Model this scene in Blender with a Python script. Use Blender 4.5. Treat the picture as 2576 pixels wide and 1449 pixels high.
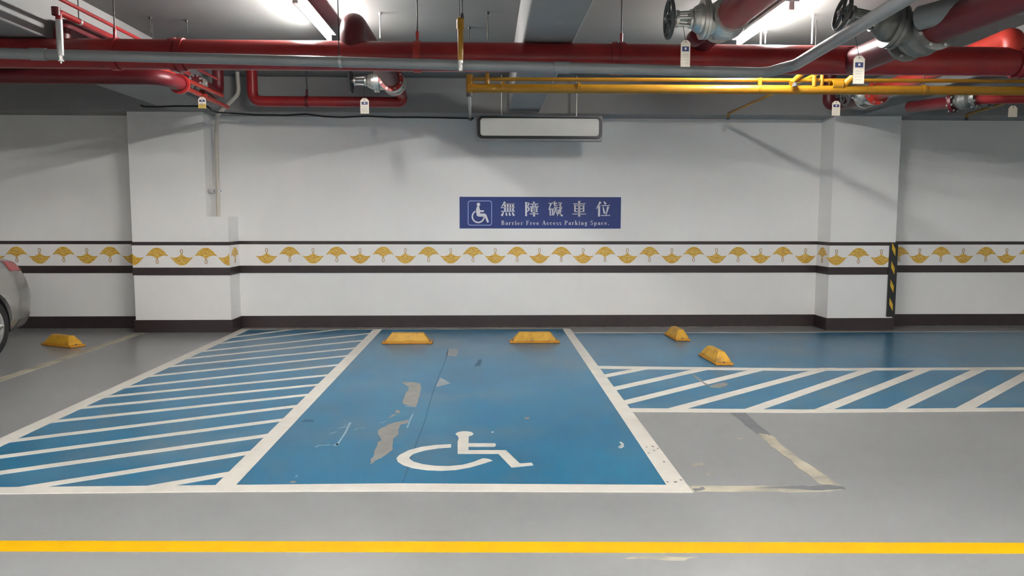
import bpy, bmesh, math, random
from mathutils import Vector, Matrix
random.seed(7)
for o in list(bpy.data.objects):
    bpy.data.objects.remove(o, do_unlink=True)
S = bpy.context.scene
COL = S.collection
pi = math.pi

# ------------------------------------------------------------------ camera
F, CX, CY, CAMH = 1900.0, 1288.0, 724.5, 1.4
PITCH = math.atan((CY - 548.0) / F)
YAW, ROLL = math.radians(1.9), math.radians(0.09)
RM = Matrix.Rotation(-YAW, 3, 'Z') @ Matrix.Rotation(pi / 2 - PITCH, 3, 'X') @ Matrix.Rotation(ROLL, 3, 'Z')
cam_d = bpy.data.cameras.new('camera')
cam_d.sensor_fit = 'HORIZONTAL'
cam_d.sensor_width = 36.0
cam_d.lens = F / 2576.0 * 36.0
cam_d.clip_start = 0.05
cam = bpy.data.objects.new('camera', cam_d)
COL.objects.link(cam)
cam.matrix_world = Matrix.Translation((0, 0, CAMH)) @ RM.to_4x4()
S.camera = cam

# ------------------------------------------------------------------ light and exposure
w = bpy.data.worlds.new('world')
S.world = w
w.use_nodes = True
w.node_tree.nodes['Background'].inputs[0].default_value = (0.9, 0.95, 1.0, 1)
w.node_tree.nodes['Background'].inputs[1].default_value = 0.15
S.view_settings.view_transform = 'Standard'
S.view_settings.look = 'None'
S.view_settings.gamma = 1.0
S.view_settings.use_curve_mapping = False
S.view_settings.exposure = 3.36
S.cycles.max_bounces = 5
S.cycles.diffuse_bounces = 3
S.cycles.glossy_bounces = 2
S.cycles.caustics_reflective = False
S.cycles.caustics_refractive = False
S.cycles.adaptive_threshold = 0.03
TUBE_POWER = 34.0          # emission strength of every fluorescent tube
TUBE_COLOR = (1.0, 0.985, 0.955, 1)


# ------------------------------------------------------------------ measuring helpers (photo -> metres in the place)
def ray(px, py):
    return RM @ Vector(((px - CX) / F, -(py - CY) / F, -1.0))


def on_plane(px, py, ax, v):
    d = ray(px, py)
    o = Vector((0, 0, CAMH))
    return o + d * ((v - o[ax]) / d[ax])


def fl(px, py): return on_plane(px, py, 2, 0.0)
def yp(px, py, Y): return on_plane(px, py, 1, Y)
def zp(px, py, Z): return on_plane(px, py, 2, Z)


# ------------------------------------------------------------------ materials
def ramp(nt, fac, stops):
    n = nt.nodes.new('ShaderNodeValToRGB')
    e = n.color_ramp.elements
    while len(e) < len(stops):
        e.new(0.5)
    for el, (p, c) in zip(e, stops):
        el.position = p
        el.color = (*c, 1)
    nt.links.new(fac, n.inputs[0])
    return n.outputs[0]


def mat(name, col, rough=0.5, metal=0.0, var=0.0, vscale=3.0, bump=0.0, bscale=60.0, spec=0.5, stops=None,
        stretch=(1, 1, 1), emit=None, coat=0.0, rvar=0.0):
    m = bpy.data.materials.new(name)
    m.use_nodes = True
    nt = m.node_tree
    b = nt.nodes['Principled BSDF']
    b.inputs['Base Color'].default_value = (*col, 1)
    b.inputs['Roughness'].default_value = rough
    b.inputs['Metallic'].default_value = metal
    b.inputs['Specular IOR Level'].default_value = spec
    b.inputs['Coat Weight'].default_value = coat
    tc = nt.nodes.new('ShaderNodeTexCoord')
    mp = nt.nodes.new('ShaderNodeMapping')
    mp.inputs['Scale'].default_value = stretch
    geo = nt.nodes.new('ShaderNodeNewGeometry')
    nt.links.new(geo.outputs['Position'], mp.inputs[0])
    if var > 0 or stops:
        n = nt.nodes.new('ShaderNodeTexNoise')
        n.inputs['Scale'].default_value = vscale
        n.inputs['Detail'].default_value = 6
        n.inputs['Roughness'].default_value = 0.6
        nt.links.new(mp.outputs[0], n.inputs[0])
        if not stops:
            a = tuple(max(0, c * (1 - var)) for c in col)
            c2 = tuple(min(1, c * (1 + var)) for c in col)
            stops = [(0.3, a), (0.7, c2)]
        nt.links.new(ramp(nt, n.outputs['Fac'], stops), b.inputs['Base Color'])
        if rvar > 0:
            mr = nt.nodes.new('ShaderNodeMapRange')
            mr.inputs['To Min'].default_value = rough - rvar
            mr.inputs['To Max'].default_value = rough + rvar
            mr.inputs['From Min'].default_value = 0.3
            mr.inputs['From Max'].default_value = 0.7
            nt.links.new(n.outputs['Fac'], mr.inputs['Value'])
            nt.links.new(mr.outputs[0], b.inputs['Roughness'])
    if bump > 0:
        n2 = nt.nodes.new('ShaderNodeTexNoise')
        n2.inputs['Scale'].default_value = bscale
        n2.inputs['Detail'].default_value = 4
        nt.links.new(mp.outputs[0], n2.inputs[0])
        bp = nt.nodes.new('ShaderNodeBump')
        bp.inputs['Strength'].default_value = bump
        bp.inputs['Distance'].default_value = 0.01
        nt.links.new(n2.outputs['Fac'], bp.inputs['Height'])
        nt.links.new(bp.outputs[0], b.inputs['Normal'])
    if emit:
        b.inputs['Emission Color'].default_value = emit[0]
        b.inputs['Emission Strength'].default_value = emit[1]
    return m


M = {}
M['floor'] = mat('grey_epoxy', (0.245, 0.249, 0.248), 0.29, var=0.07, vscale=0.9, bump=0.04, bscale=18)
M['blue'] = mat('blue_epoxy', (0.02, 0.19, 0.38), 0.28, bump=0.03, bscale=18, vscale=1.3,
                stops=[(0.25, (0.003, 0.112, 0.21)), (0.5, (0.004, 0.137, 0.26)), (0.75, (0.010, 0.16, 0.28))])
def worn(m, col, scale, lo, hi, amt):
    nt = m.node_tree
    b_ = nt.nodes['Principled BSDF']
    src = b_.inputs['Base Color'].links[0].from_socket
    g_ = nt.nodes.new('ShaderNodeNewGeometry')
    n_ = nt.nodes.new('ShaderNodeTexNoise')
    n_.inputs['Scale'].default_value = scale
    n_.inputs['Detail'].default_value = 8
    n_.inputs['Roughness'].default_value = 0.65
    nt.links.new(g_.outputs['Position'], n_.inputs[0])
    r_ = nt.nodes.new('ShaderNodeMapRange')
    r_.inputs['From Min'].default_value = lo
    r_.inputs['From Max'].default_value = hi
    r_.inputs['To Max'].default_value = amt
    nt.links.new(n_.outputs['Fac'], r_.inputs['Value'])
    mx = nt.nodes.new('ShaderNodeMix')
    mx.data_type = 'RGBA'
    nt.links.new(r_.outputs[0], mx.inputs['Factor'])
    nt.links.new(src, mx.inputs['A'])
    mx.inputs['B'].default_value = (*col, 1)
    nt.links.new(mx.outputs['Result'], b_.inputs['Base Color'])


worn(M['blue'], (0.11, 0.17, 0.20), 0.8, 0.50, 0.72, 0.75)
worn(M['floor'], (0.20, 0.20, 0.19), 0.55, 0.5, 0.75, 0.7)
M['line'] = mat('white_road_paint', (0.62, 0.585, 0.52), 0.5, var=0.07, vscale=6, bump=0.08, bscale=90)
M['cream'] = mat('worn_cream_paint', (0.4, 0.36, 0.27), 0.55, vscale=5,
                 stops=[(0.35, (0.26, 0.25, 0.21)), (0.5, (0.40, 0.36, 0.27)), (0.7, (0.50, 0.46, 0.35))])
M['cover'] = mat('grey_cover_paint', (0.15, 0.155, 0.165), 0.45, var=0.15, vscale=9)
M['bare'] = mat('bare_grey_concrete', (0.23, 0.22, 0.205), 0.6, var=0.15, vscale=12)
M['pale'] = mat('pale_bare_filler', (0.26, 0.28, 0.29), 0.5, var=0.1, vscale=8)
M['scuff'] = mat('white_scuff', (0.25, 0.38, 0.44), 0.6, var=0.25, vscale=30)
M['dark_scuff'] = mat('dark_scuff', (0.03, 0.10, 0.17), 0.5, var=0.3, vscale=20)
M['yline'] = mat('yellow_road_paint', (0.60, 0.33, 0.0), 0.6, spec=0.15, var=0.04, vscale=5, bump=0.05, bscale=90)
M['wall'] = mat('white_wall_paint', (0.84, 0.83, 0.81), 0.55, var=0.025, vscale=1.2, bump=0.05, bscale=35, stretch=(1, 1, 0.5))
M['wall2'] = mat('smooth_white_frieze', (0.86, 0.84, 0.82), 0.35, var=0.02, vscale=3)
M['ceil'] = mat('ceiling_paint', (0.22, 0.215, 0.21), 0.8, var=0.05, vscale=1.5, bump=0.08, bscale=25)
M['beam'] = mat('beam_paint', (0.30, 0.295, 0.29), 0.7, var=0.05, vscale=1.8, bump=0.06, bscale=25)
M['brown'] = mat('dark_brown_paint', (0.030, 0.019, 0.020), 0.4, var=0.15, vscale=8)
M['grime'] = mat('grimy_joint', (0.30, 0.27, 0.23), 0.7, vscale=14,
                 stops=[(0.35, (0.10, 0.09, 0.08)), (0.55, (0.30, 0.28, 0.24)), (0.75, (0.5, 0.47, 0.4))])
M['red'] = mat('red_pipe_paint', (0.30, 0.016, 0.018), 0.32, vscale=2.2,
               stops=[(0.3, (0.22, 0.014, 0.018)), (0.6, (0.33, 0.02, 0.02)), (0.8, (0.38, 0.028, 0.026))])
M['dred'] = mat('shaded_dark_red_paint', (0.11, 0.008, 0.012), 0.42, var=0.18, vscale=3)  # dark red, taken lower still to paint in shade where a lamp is blocked
M['ored'] = mat('bright_red_paint', (0.48, 0.04, 0.026), 0.4, var=0.12, vscale=9)
M['gpipe'] = mat('grey_drain_plastic', (0.21, 0.22, 0.225), 0.3, var=0.08, vscale=2.5)
M['galv'] = mat('galvanised_steel', (0.45, 0.46, 0.46), 0.42, 0.6, var=0.12, vscale=25)
M['silver'] = mat('silver_cast_metal', (0.68, 0.67, 0.62), 0.34, 0.75, var=0.1, vscale=18, bump=0.1, bscale=80)
M['dgrey'] = mat('dark_cast_iron', (0.10, 0.105, 0.105), 0.45, 0.2, var=0.2, vscale=14)
M['mgrey'] = mat('grey_cast_valve', (0.17, 0.175, 0.165), 0.42, 0.35, var=0.2, vscale=14)
M['black'] = mat('black_rubber', (0.015, 0.015, 0.016), 0.6, var=0.2, vscale=10)
M['wire'] = mat('dark_hanger_rod', (0.07, 0.065, 0.06), 0.45, 0.5, var=0.2, vscale=30)
M['yellow'] = mat('yellow_gas_pipe_paint', (0.38, 0.19, 0.010), 0.35, var=0.1, vscale=5)
M['stop'] = mat('yellow_rubber_stop', (0.66, 0.36, 0.02), 0.5, vscale=11,
                stops=[(0.28, (0.22, 0.12, 0.03)), (0.45, (0.50, 0.26, 0.015)), (0.75, (0.60, 0.34, 0.025))], bump=0.15, bscale=90)
M['stopbase'] = mat('orange_stop_flange', (0.52, 0.22, 0.012), 0.5, var=0.15, vscale=16)
M['signblue'] = mat('sign_blue_vinyl', (0.007, 0.030, 0.19), 0.5, var=0.05, vscale=4)
M['signwhite'] = mat('sign_white_vinyl', (0.72, 0.72, 0.78), 0.45, var=0.03, vscale=10)
M['signrim'] = mat('sign_pale_line', (0.38, 0.47, 0.78), 0.45, var=0.03, vscale=10)
M['gold'] = mat('gold_leaf_glaze', (0.62, 0.35, 0.03), 0.35, vscale=38,
                stops=[(0.32, (0.50, 0.24, 0.012)), (0.5, (0.66, 0.38, 0.035)), (0.66, (0.78, 0.56, 0.16))], stretch=(1, 1, 2.4))
M['goldpale'] = mat('pale_gold_vein', (0.80, 0.62, 0.26), 0.35, var=0.06, vscale=30)
M['golddark'] = mat('brown_gold_line', (0.42, 0.24, 0.06), 0.4, var=0.1, vscale=30)
M['box'] = mat('grey_box_metal', (0.25, 0.25, 0.25), 0.45, 0.3, var=0.06, vscale=6)
M['boxblack'] = mat('black_box_frame', (0.02, 0.022, 0.024), 0.35, var=0.1, vscale=8)
M['acrylic'] = mat('white_acrylic', (0.74, 0.72, 0.67), 0.25, var=0.02, vscale=3)
M['tag'] = mat('cream_tag_card', (0.80, 0.74, 0.62), 0.5, var=0.03, vscale=20)
M['tagink'] = mat('blue_tag_print', (0.03, 0.045, 0.17), 0.5, var=0.1, vscale=20)
M['tagtext'] = mat('faint_tag_lines', (0.55, 0.55, 0.48), 0.5, var=0.1, vscale=20)
M['tagyellow'] = mat('yellow_tag_card', (0.66, 0.47, 0.12), 0.5, var=0.05, vscale=20)
M['conduit'] = mat('beige_conduit', (0.56, 0.52, 0.45), 0.4, var=0.06, vscale=8)
M['lamp'] = mat('white_lamp_enamel', (0.75, 0.75, 0.75), 0.4, var=0.02, vscale=5)
M['tube'] = mat('lit_fluorescent_tube', (0.9, 0.9, 0.9), 0.4, emit=(TUBE_COLOR, TUBE_POWER))
M['carpaint'] = mat('silver_car_paint', (0.33, 0.325, 0.31), 0.3, 0.4, var=0.02, vscale=4, coat=0.6)
M['cargrey'] = mat('dark_grey_car_band', (0.16, 0.16, 0.16), 0.45, var=0.05, vscale=8)
M['glass'] = mat('tinted_car_glass', (0.012, 0.014, 0.016), 0.06, var=0.05, vscale=5)
M['tail'] = mat('red_tail_lens', (0.42, 0.03, 0.035), 0.12, var=0.1, vscale=12)
M['amber'] = mat('clear_tail_lens', (0.62, 0.40, 0.28), 0.12, var=0.1, vscale=12)
M['tyre'] = mat('tyre_rubber', (0.018, 0.018, 0.019), 0.7, var=0.2, vscale=20, bump=0.2, bscale=70)
M['rim'] = mat('alloy_rim', (0.58, 0.58, 0.57), 0.3, 0.7, var=0.05, vscale=10)
M['hazy'] = mat('hazard_yellow', (0.68, 0.42, 0.03), 0.45, var=0.05, vscale=12)
M['hazk'] = mat('hazard_black_rubber', (0.016, 0.017, 0.018), 0.5, var=0.15, vscale=12)


# ------------------------------------------------------------------ mesh builder
def frame_of(d):
    d = d.normalized()
    up = Vector((0, 0, 1)) if abs(d.z) < 0.95 else Vector((1, 0, 0))
    a = d.cross(up).normalized()
    return a, a.cross(d).normalized()


class MB:
    def __init__(s):
        s.v, s.f, s.sm = [], [], []

    def add(s, vs, fs, smooth=False):
        o = len(s.v)
        s.v += [tuple(v) for v in vs]
        s.f += [tuple(i + o for i in f) for f in fs]
        s.sm += [smooth] * len(fs)
        return s

    def box(s, lo, hi):
        x0, y0, z0 = lo
        x1, y1, z1 = hi
        return s.add([(x0, y0, z0), (x1, y0, z0), (x1, y1, z0), (x0, y1, z0), (x0, y0, z1), (x1, y0, z1), (x1, y1, z1), (x0, y1, z1)],
                     [(0, 3, 2, 1), (4, 5, 6, 7), (0, 1, 5, 4), (1, 2, 6, 5), (2, 3, 7, 6), (3, 0, 4, 7)])

    def tube(s, pts, r, n=16, cap=True, smooth=True):
        pts = [Vector(p) for p in pts]
        rs = r if isinstance(r, (list, tuple)) else [r] * len(pts)
        vs, fs = [], []
        t0 = (pts[1] - pts[0]).normalized()
        a, b = frame_of(t0)
        for i, p in enumerate(pts):
            if i == 0:
                t = t0
            elif i == len(pts) - 1:
                t = (pts[i] - pts[i - 1]).normalized()
            else:
                t = ((pts[i] - pts[i - 1]).normalized() + (pts[i + 1] - pts[i]).normalized()).normalized()
            a = (a - t * a.dot(t)).normalized()
            b = t.cross(a).normalized()
            for k in range(n):
                g = 2 * pi * k / n
                vs.append(p + (a * math.cos(g) + b * math.sin(g)) * rs[i])
        for i in range(len(pts) - 1):
            for k in range(n):
                k2 = (k + 1) % n
                fs.append((i * n + k, i * n + k2, (i + 1) * n + k2, (i + 1) * n + k))
        s.add(vs, fs, smooth)
        if cap:
            m = (len(pts) - 1) * n
            s.add([vs[k] for k in range(n)], [tuple(range(n - 1, -1, -1))])
            s.add([vs[m + k] for k in range(n)], [tuple(range(n))])
        return s

    def lathe(s, o, d, prof, n=20, smooth=True):
        """prof: list of (distance along d, radius); sharp rings where a distance repeats"""
        o, d = Vector(o), Vector(d).normalized()
        a, b = frame_of(d)
        for (h0, r0), (h1, r1) in zip(prof[:-1], prof[1:]):
            vs = []
            for h, r in ((h0, r0), (h1, r1)):
                for k in range(n):
                    g = 2 * pi * k / n
                    vs.append(o + d * h + (a * math.cos(g) + b * math.sin(g)) * r)
            s.add(vs, [(k, n + k, n + (k + 1) % n, (k + 1) % n) for k in range(n)], smooth and abs(h1 - h0) > 1e-6)
        return s

    def prism(s, poly, z0, z1):
        """poly: 2-D points (x,y) in the floor plane"""
        n = len(poly)
        a = sum(poly[i][0] * poly[(i + 1) % n][1] - poly[(i + 1) % n][0] * poly[i][1] for i in range(n))
        if a < 0:
            poly = poly[::-1]
        vs = [(p[0], p[1], z0) for p in poly] + [(p[0], p[1], z1) for p in poly]
        fs = [tuple(range(n, 2 * n))] + [(i, (i + 1) % n, n + (i + 1) % n, n + i) for i in range(n)]
        return s.add(vs, fs)

    def wallprism(s, poly, y_back, y_front, ax='y'):
        """poly: 2-D points (x,z) on a wall that faces -Y"""
        n = len(poly)
        a = sum(poly[i][0] * poly[(i + 1) % n][1] - poly[(i + 1) % n][0] * poly[i][1] for i in range(n))
        if a < 0:
            poly = poly[::-1]
        vs = [(p[0], y_front, p[1]) for p in poly] + [(p[0], y_back, p[1]) for p in poly]
        fs = [tuple(range(n))] + [((i + 1) % n, i, n + i, n + (i + 1) % n) for i in range(n)]
        return s.add(vs, fs)

    def build(s, name, m, parent=None, bevel=0.0, loc=None):
        me = bpy.data.meshes.new(name)
        me.from_pydata(s.v, [], s.f)
        me.materials.append(M[m])
        me.polygons.foreach_set('use_smooth', s.sm)
        me.update()
        o = bpy.data.objects.new(name, me)
        COL.objects.link(o)
        if loc is not None:
            o.location = loc
        if parent:
            o.parent = parent
        if bevel:
            md = o.modifiers.new('bevel', 'BEVEL')
            md.width = bevel
            md.segments = 2
            md.limit_method = 'ANGLE'
        return o


def bend(pts, r, n=6):
    """polyline with rounded corners"""
    pts = [Vector(p) for p in pts]
    out = [pts[0]]
    for i in range(1, len(pts) - 1):
        a, b, c = pts[i - 1], pts[i], pts[i + 1]
        u, v = (a - b).normalized(), (c - b).normalized()
        ang = u.angle(v)
        if ang > pi - 0.02:
            out.append(b)
            continue
        t = min(r / math.tan(ang / 2), (a - b).length * 0.49, (c - b).length * 0.49)
        p0, p1 = b + u * t, b + v * t
        for k in range(n + 1):
            q = k / n
            out.append(p0 * (1 - q) ** 2 + b * 2 * q * (1 - q) + p1 * q * q)
    out.append(pts[-1])
    return out


def tag(o, label=None, cat=None, group=None, kind=None):
    if label: o['label'] = label
    if cat: o['category'] = cat
    if group: o['group'] = group
    if kind: o['kind'] = kind
    return o


def thing(name, loc, label, cat, group=None):
    o = bpy.data.objects.new(name, None)
    o.empty_display_size = 0.1
    COL.objects.link(o)
    o.location = loc
    tag(o, label, cat, group)
    return o


def kid(mb, name, m, parent, bevel=0.0, label=None):
    """part modelled in world coordinates, hung under a thing whose root sits at its location"""
    o = mb.build(name, m, None, bevel)
    par = parent
    off = Vector((0, 0, 0))
    while par is not None:
        off += par.location
        par = par.parent
    me = o.data
    me.transform(Matrix.Translation(-off))
    o.parent = parent
    if label: o['label'] = label
    return o


def struct(mb, name, m, label, cat, bevel=0.0):
    return tag(mb.build(name, m, None, bevel), label, cat, None, 'structure')


# ------------------------------------------------------------------ the setting
WY = 9.65         # face of the back wall
PY = 9.28         # face of the pillars
BY = 9.24         # face of the edge beam
CZ = 3.07         # underside of the slab
BZ = 2.65         # underside of the beams
X0, X1, Y0 = -13.0, 13.0, -9.0

floor = struct(MB().box((X0, Y0, -0.2), (X1, WY + 0.3, 0)), 'floor', 'floor', 'grey glossy epoxy garage floor with painted bays', 'floor')
ceiling = struct(MB().box((X0, Y0, CZ), (X1, WY + 0.3, CZ + 0.25)), 'ceiling', 'ceil', 'painted concrete slab ceiling above the pipes', 'ceiling')
wall = struct(MB().box((X0, WY, 0), (X1, WY + 0.3, CZ)), 'wall_back', 'wall', 'white wall with ginkgo frieze behind the bays', 'wall')
struct(MB().box((X0 - 0.3, Y0, 0), (X0, WY, CZ)), 'wall_left', 'wall', 'white end wall far to the left', 'wall')
struct(MB().box((X1, Y0, 0), (X1 + 0.3, WY, CZ)), 'wall_right', 'wall', 'white end wall far to the right', 'wall')
struct(MB().box((X0, Y0 - 0.3, 0), (X1, Y0, CZ)), 'wall_front', 'wall', 'white wall behind the viewer across the aisle', 'wall')
struct(MB().box((X0, BY, BZ), (X1, WY - 0.001, CZ - 0.001)), 'ceiling_beam_back', 'beam', 'grey edge beam along the top of the back wall', 'beam', 0.012)
for nm, xa, xb, lb in (('ceiling_beam_left', -3.75, -3.11, 'deep ceiling beam running out from the left pillar'),
                       ('ceiling_beam_middle', 0.26, 0.63, 'deep ceiling beam above the hanging light box'),
                       ('ceiling_beam_right', 4.62, 5.15, 'deep ceiling beam running out from the right pillar')):
    struct(MB().box((xa, 3.25, BZ + 0.012), (xb, BY + 0.02, CZ - 0.001)), nm, 'beam', lb, 'beam', 0.012)
struct(MB().box((X0, 2.8, BZ), (X1, 3.25, CZ - 0.001)), 'ceiling_beam_front', 'beam', 'cross beam over the near edge of the bays', 'beam', 0.012)

# pillars: the left one has a chase cut out of its upper right corner
PLX0, PLX1, PLN = -4.28, -3.13, -3.385
PRX0, PRX1 = 4.27, 5.10
LEDGE = 1.41
pl = struct(MB().prism([(PLX0, PY), (PLX1, PY), (PLX1, WY), (PLX0, WY)], 0, LEDGE)
            .prism([(PLX0, PY), (PLN, PY), (PLN, WY), (PLX0, WY)], LEDGE, BZ),
            'pillar_left', 'wall', 'white pillar with notched corner carrying a beige conduit', 'pillar')
pr = struct(MB().box((PRX0, PY, 0), (PRX1, WY, BZ)), 'pillar_right', 'wall', 'white pillar with a black and yellow corner guard', 'pillar')


def band(z0, z1, t, name, m, bevel=0.0):
    """a strip of the wall dressing on each stretch of wall and round each pillar"""
    e = 0.0005
    kid(MB().box((X0, WY - t, z0), (PLX0, WY, z1)), name, m, wall)
    kid(MB().box((PLX1, WY - t, z0), (PRX0, WY, z1)), name, m, wall)
    kid(MB().box((PRX1, WY - t, z0), (X1, WY, z1)), name, m, wall)
    for par, a, b in ((pl, PLX0, PLX1), (pr, PRX0, PRX1)):
        kid(MB().prism([(a - t, WY - t - e), (a, WY - t - e), (a, PY), (b, PY), (b, WY - t - e), (b + t, WY - t - e), (b + t, PY - t), (a - t, PY - t)], z0, z1)
            .add([(a - t, WY - t - e, z0), (a - t, PY - t, z0), (b + t, PY - t, z0), (b + t, WY - t - e, z0)], [(0, 1, 2, 3)]), name, m, par)


band(0.70, 0.793, 0.010, 'dark_band', 'brown')
band(1.063, 1.104, 0.010, 'dark_band', 'brown')
band(0.793, 1.063, 0.006, 'frieze_panel', 'wall2')
# baseboards
bb = MB()
BH, BT = 0.152, 0.018
bb.box((X0, WY - BT, 0), (PLX0 - BT, WY, BH)).box((PLX1 + BT, WY - BT, 0), (PRX0 - BT, WY, BH)).box((PRX1 + BT, WY - BT, 0), (X1, WY, BH))
for a, b in ((PLX0, PLX1), (PRX0, PRX1)):
    bb.box((a - BT, PY - BT, 0), (b + BT, PY, BH)).box((a - BT, PY, 0), (a, WY, BH)).box((b, PY, 0), (b + BT, WY, BH))
struct(bb, 'baseboard_back', 'brown', 'dark brown baseboard along wall and pillars', 'baseboard')

# ---- ginkgo leaves of the frieze
fan = [(-0.138, 0.0), (-0.122, 0.014), (-0.105, 0.034), (-0.085, 0.057), (-0.062, 0.078), (-0.036, 0.093), (-0.012, 0.099),
       (0.012, 0.099), (0.036, 0.093), (0.062, 0.078), (0.085, 0.057), (0.105, 0.034), (0.122, 0.014), (0.138, 0.0)]
under = [(0.112, 0.004), (0.086, 0.007), (0.060, 0.003), (0.036, -0.009), (0.018, -0.022), (0.007, -0.036), (-0.007, -0.036), (-0.018, -0.022), (-0.036, -0.009), (-0.060, 0.003), (-0.086, 0.007), (-0.112, 0.004)]
LEAF = fan + under


def mesh_of(mb, name, m):
    o = mb.build(name, m)
    me = o.data
    bpy.data.objects.remove(o)
    return me


def strip2(pts, wd, y0, y1, mb):
    """a flat brush line in the x,z plane"""
    for (ax, az), (bx, bz) in zip(pts[:-1], pts[1:]):
        l = math.hypot(bx - ax, bz - az) or 1
        nx, nz = -(bz - az) / l * wd / 2, (bx - ax) / l * wd / 2
        ex, ez = (bx - ax) / l * wd * 0.2, (bz - az) / l * wd * 0.2
        mb.wallprism([(ax + nx - ex, az + nz - ez), (ax - nx - ex, az - nz - ez), (bx - nx + ex, bz - nz + ez), (bx + nx + ex, bz + nz + ez)], y0, y1)
    return mb


leaf_me = mesh_of(MB().wallprism(LEAF, 0, -0.004), 'ginkgo_leaf', 'gold')
loop = [(0.0, -0.032), (0.008, -0.050), (0.0145, -0.070), (0.013, -0.084), (0, -0.093), (-0.013, -0.084), (-0.0145, -0.070), (-0.008, -0.050), (0.0, -0.032)]
stem_me = mesh_of(strip2(loop, 0.006, 0, -0.004, MB()), 'stem_loop', 'golddark')
vein = MB()
strip2([(-0.105, 0.018), (-0.065, 0.038), (-0.025, 0.03), (0.0, 0.008), (0.025, 0.03), (0.065, 0.038), (0.105, 0.018)], 0.004, -0.003, -0.005, vein)
strip2([(-0.06, 0.066), (-0.025, 0.062), (0.0, 0.042), (0.025, 0.062), (0.06, 0.066)], 0.0035, -0.003, -0.005, vein)
strip2([(-0.03, 0.0), (-0.008, -0.02), (0.0, -0.035), (0.008, -0.02), (0.03, 0.0)], 0.0035, -0.003, -0.005, vein)
vein_me = mesh_of(vein, 'leaf_vein', 'goldpale')
FZ = 0.926


def leaf(x, y, up, par, rotz=0.0, sx=1.0):
    o = bpy.data.objects.new('ginkgo_leaf', leaf_me)
    COL.objects.link(o)
    o.parent = par
    o.location = (x, y, FZ + (0.007 if up else -0.007))
    o.rotation_euler = (0, 0 if up else pi, rotz)
    o.scale = (sx, 1, 1)
    for nm, me in (('stem_loop', stem_me), ('leaf_vein', vein_me)):
        c = bpy.data.objects.new(nm, me)
        COL.objects.link(c)
        c.parent = o


fy = WY - 0.006
px_leaves = [(-192, 1), (-133, 0), (-74, 1), (-16, 0), (42, 1), (100, 0), (160, 1), (219, 0), (277, 1)]
for p, u in px_leaves:
    leaf(yp(p, 640, fy).x, fy, u, wall)
xs = [671, 729, 788, 847, 906, 964, 1020, 1078, 1134, 1190, 1246, 1301, 1357, 1412, 1467, 1522, 1578, 1634, 1690, 1745, 1802, 1857, 1913, 1969, 2026]
for i, p in enumerate(xs):
    leaf(yp(p, 640, fy).x, fy, i % 2, wall)
for i, p in enumerate((2313, 2367, 2423, 2480, 2532, 2588, 2644, 2700, 2757)):
    leaf(yp(p, 640, fy).x, fy, i % 2, wall)
py_ = PY - 0.006
for p, u in ((395, 1), (457, 0), (518, 1)):
    leaf(yp(p, 640, py_).x, py_, u, pl)
for p, u in ((2104, 0), (2160, 1), (2217, 0)):
    leaf(yp(p, 640, py_).x, py_, u, pr)
leaf(PLX1 + 0.006, 9.47, 1, pl, pi / 2)
leaf(PRX0 - 0.006, 9.47, 1, pr, -pi / 2)
# leaves cut by a corner: half a leaf on each face
half = [(0, 0.099)] + [p for p in fan if p[0] > 0.005] + [p for p in under if p[0] > 0.003] + [(0.0, -0.038)]
half_me = mesh_of(MB().wallprism(half, 0, -0.004), 'half_ginkgo_leaf', 'gold')


def half_leaf(x, y, up, par, mirror):
    o = bpy.data.objects.new('half_ginkgo_leaf', half_me)
    COL.objects.link(o)
    o.parent = par
    o.location = (x, y, FZ + (0.007 if up else -0.007))
    o.rotation_euler = (0, 0 if up else pi, 0)
    o.scale = (-1 if mirror else 1, 1, 1)


leaf(yp(335, 640, fy).x, fy, 0, wall)
half_leaf(PLX0 - 0.005, py_, 0, pl, True)
half_leaf(PLX1 + 0.004, py_, 0, pl, False)
leaf(yp(2262, 640, fy).x, fy, 1, wall)


# ------------------------------------------------------------------ floor paint
def clip(poly, a, b):
    """keep the side of line a->b that lies to its left"""
    out = []
    n = len(poly)
    sd = lambda p: (b[0] - a[0]) * (p[1] - a[1]) - (b[1] - a[1]) * (p[0] - a[0])
    for i in range(n):
        p, q = poly[i], poly[(i + 1) % n]
        sp, sq = sd(p), sd(q)
        if sp >= 0: out.append(p)
        if (sp >= 0) != (sq >= 0):
            t = sp / (sp - sq)
            out.append((p[0] + (q[0] - p[0]) * t, p[1] + (q[1] - p[1]) * t))
    return out


def clip_poly(poly, conv):
    for i in range(len(conv)):
        poly = clip(poly, conv[i], conv[(i + 1) % len(conv)])
        if len(poly) < 3: return []
    return poly


def paint(poly, name, m, z1, z0=0.0, label=None):
    return kid(MB().prism([(p[0], p[1]) for p in poly], z0, z1), name, m, floor, 0, label)


def fpx(*pts): return [tuple(fl(*p)[:2]) for p in pts]


ZB, ZL = 0.0015, 0.003
# blue ground of the bays
HX0, HX1 = -3.04, -1.37
FY0, FY1 = 3.84, 9.44
paint([(HX0, FY0), (HX1, FY0), (HX1, FY1), (HX0, FY1)], 'blue_ground', 'blue', ZB, label='blue ground of the hatched side strip')
paint([(HX1, FY0), (1.0, FY0), (1.0, 9.44), (HX1, 9.44)], 'blue_ground', 'blue', ZB, label='blue ground of the wheelchair bay')
paint([(1.0, 5.38), (9.5, 5.38), (9.5, 9.12), (1.0, 9.12)], 'blue_ground', 'blue', ZB, label='blue ground of the side bay')
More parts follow.
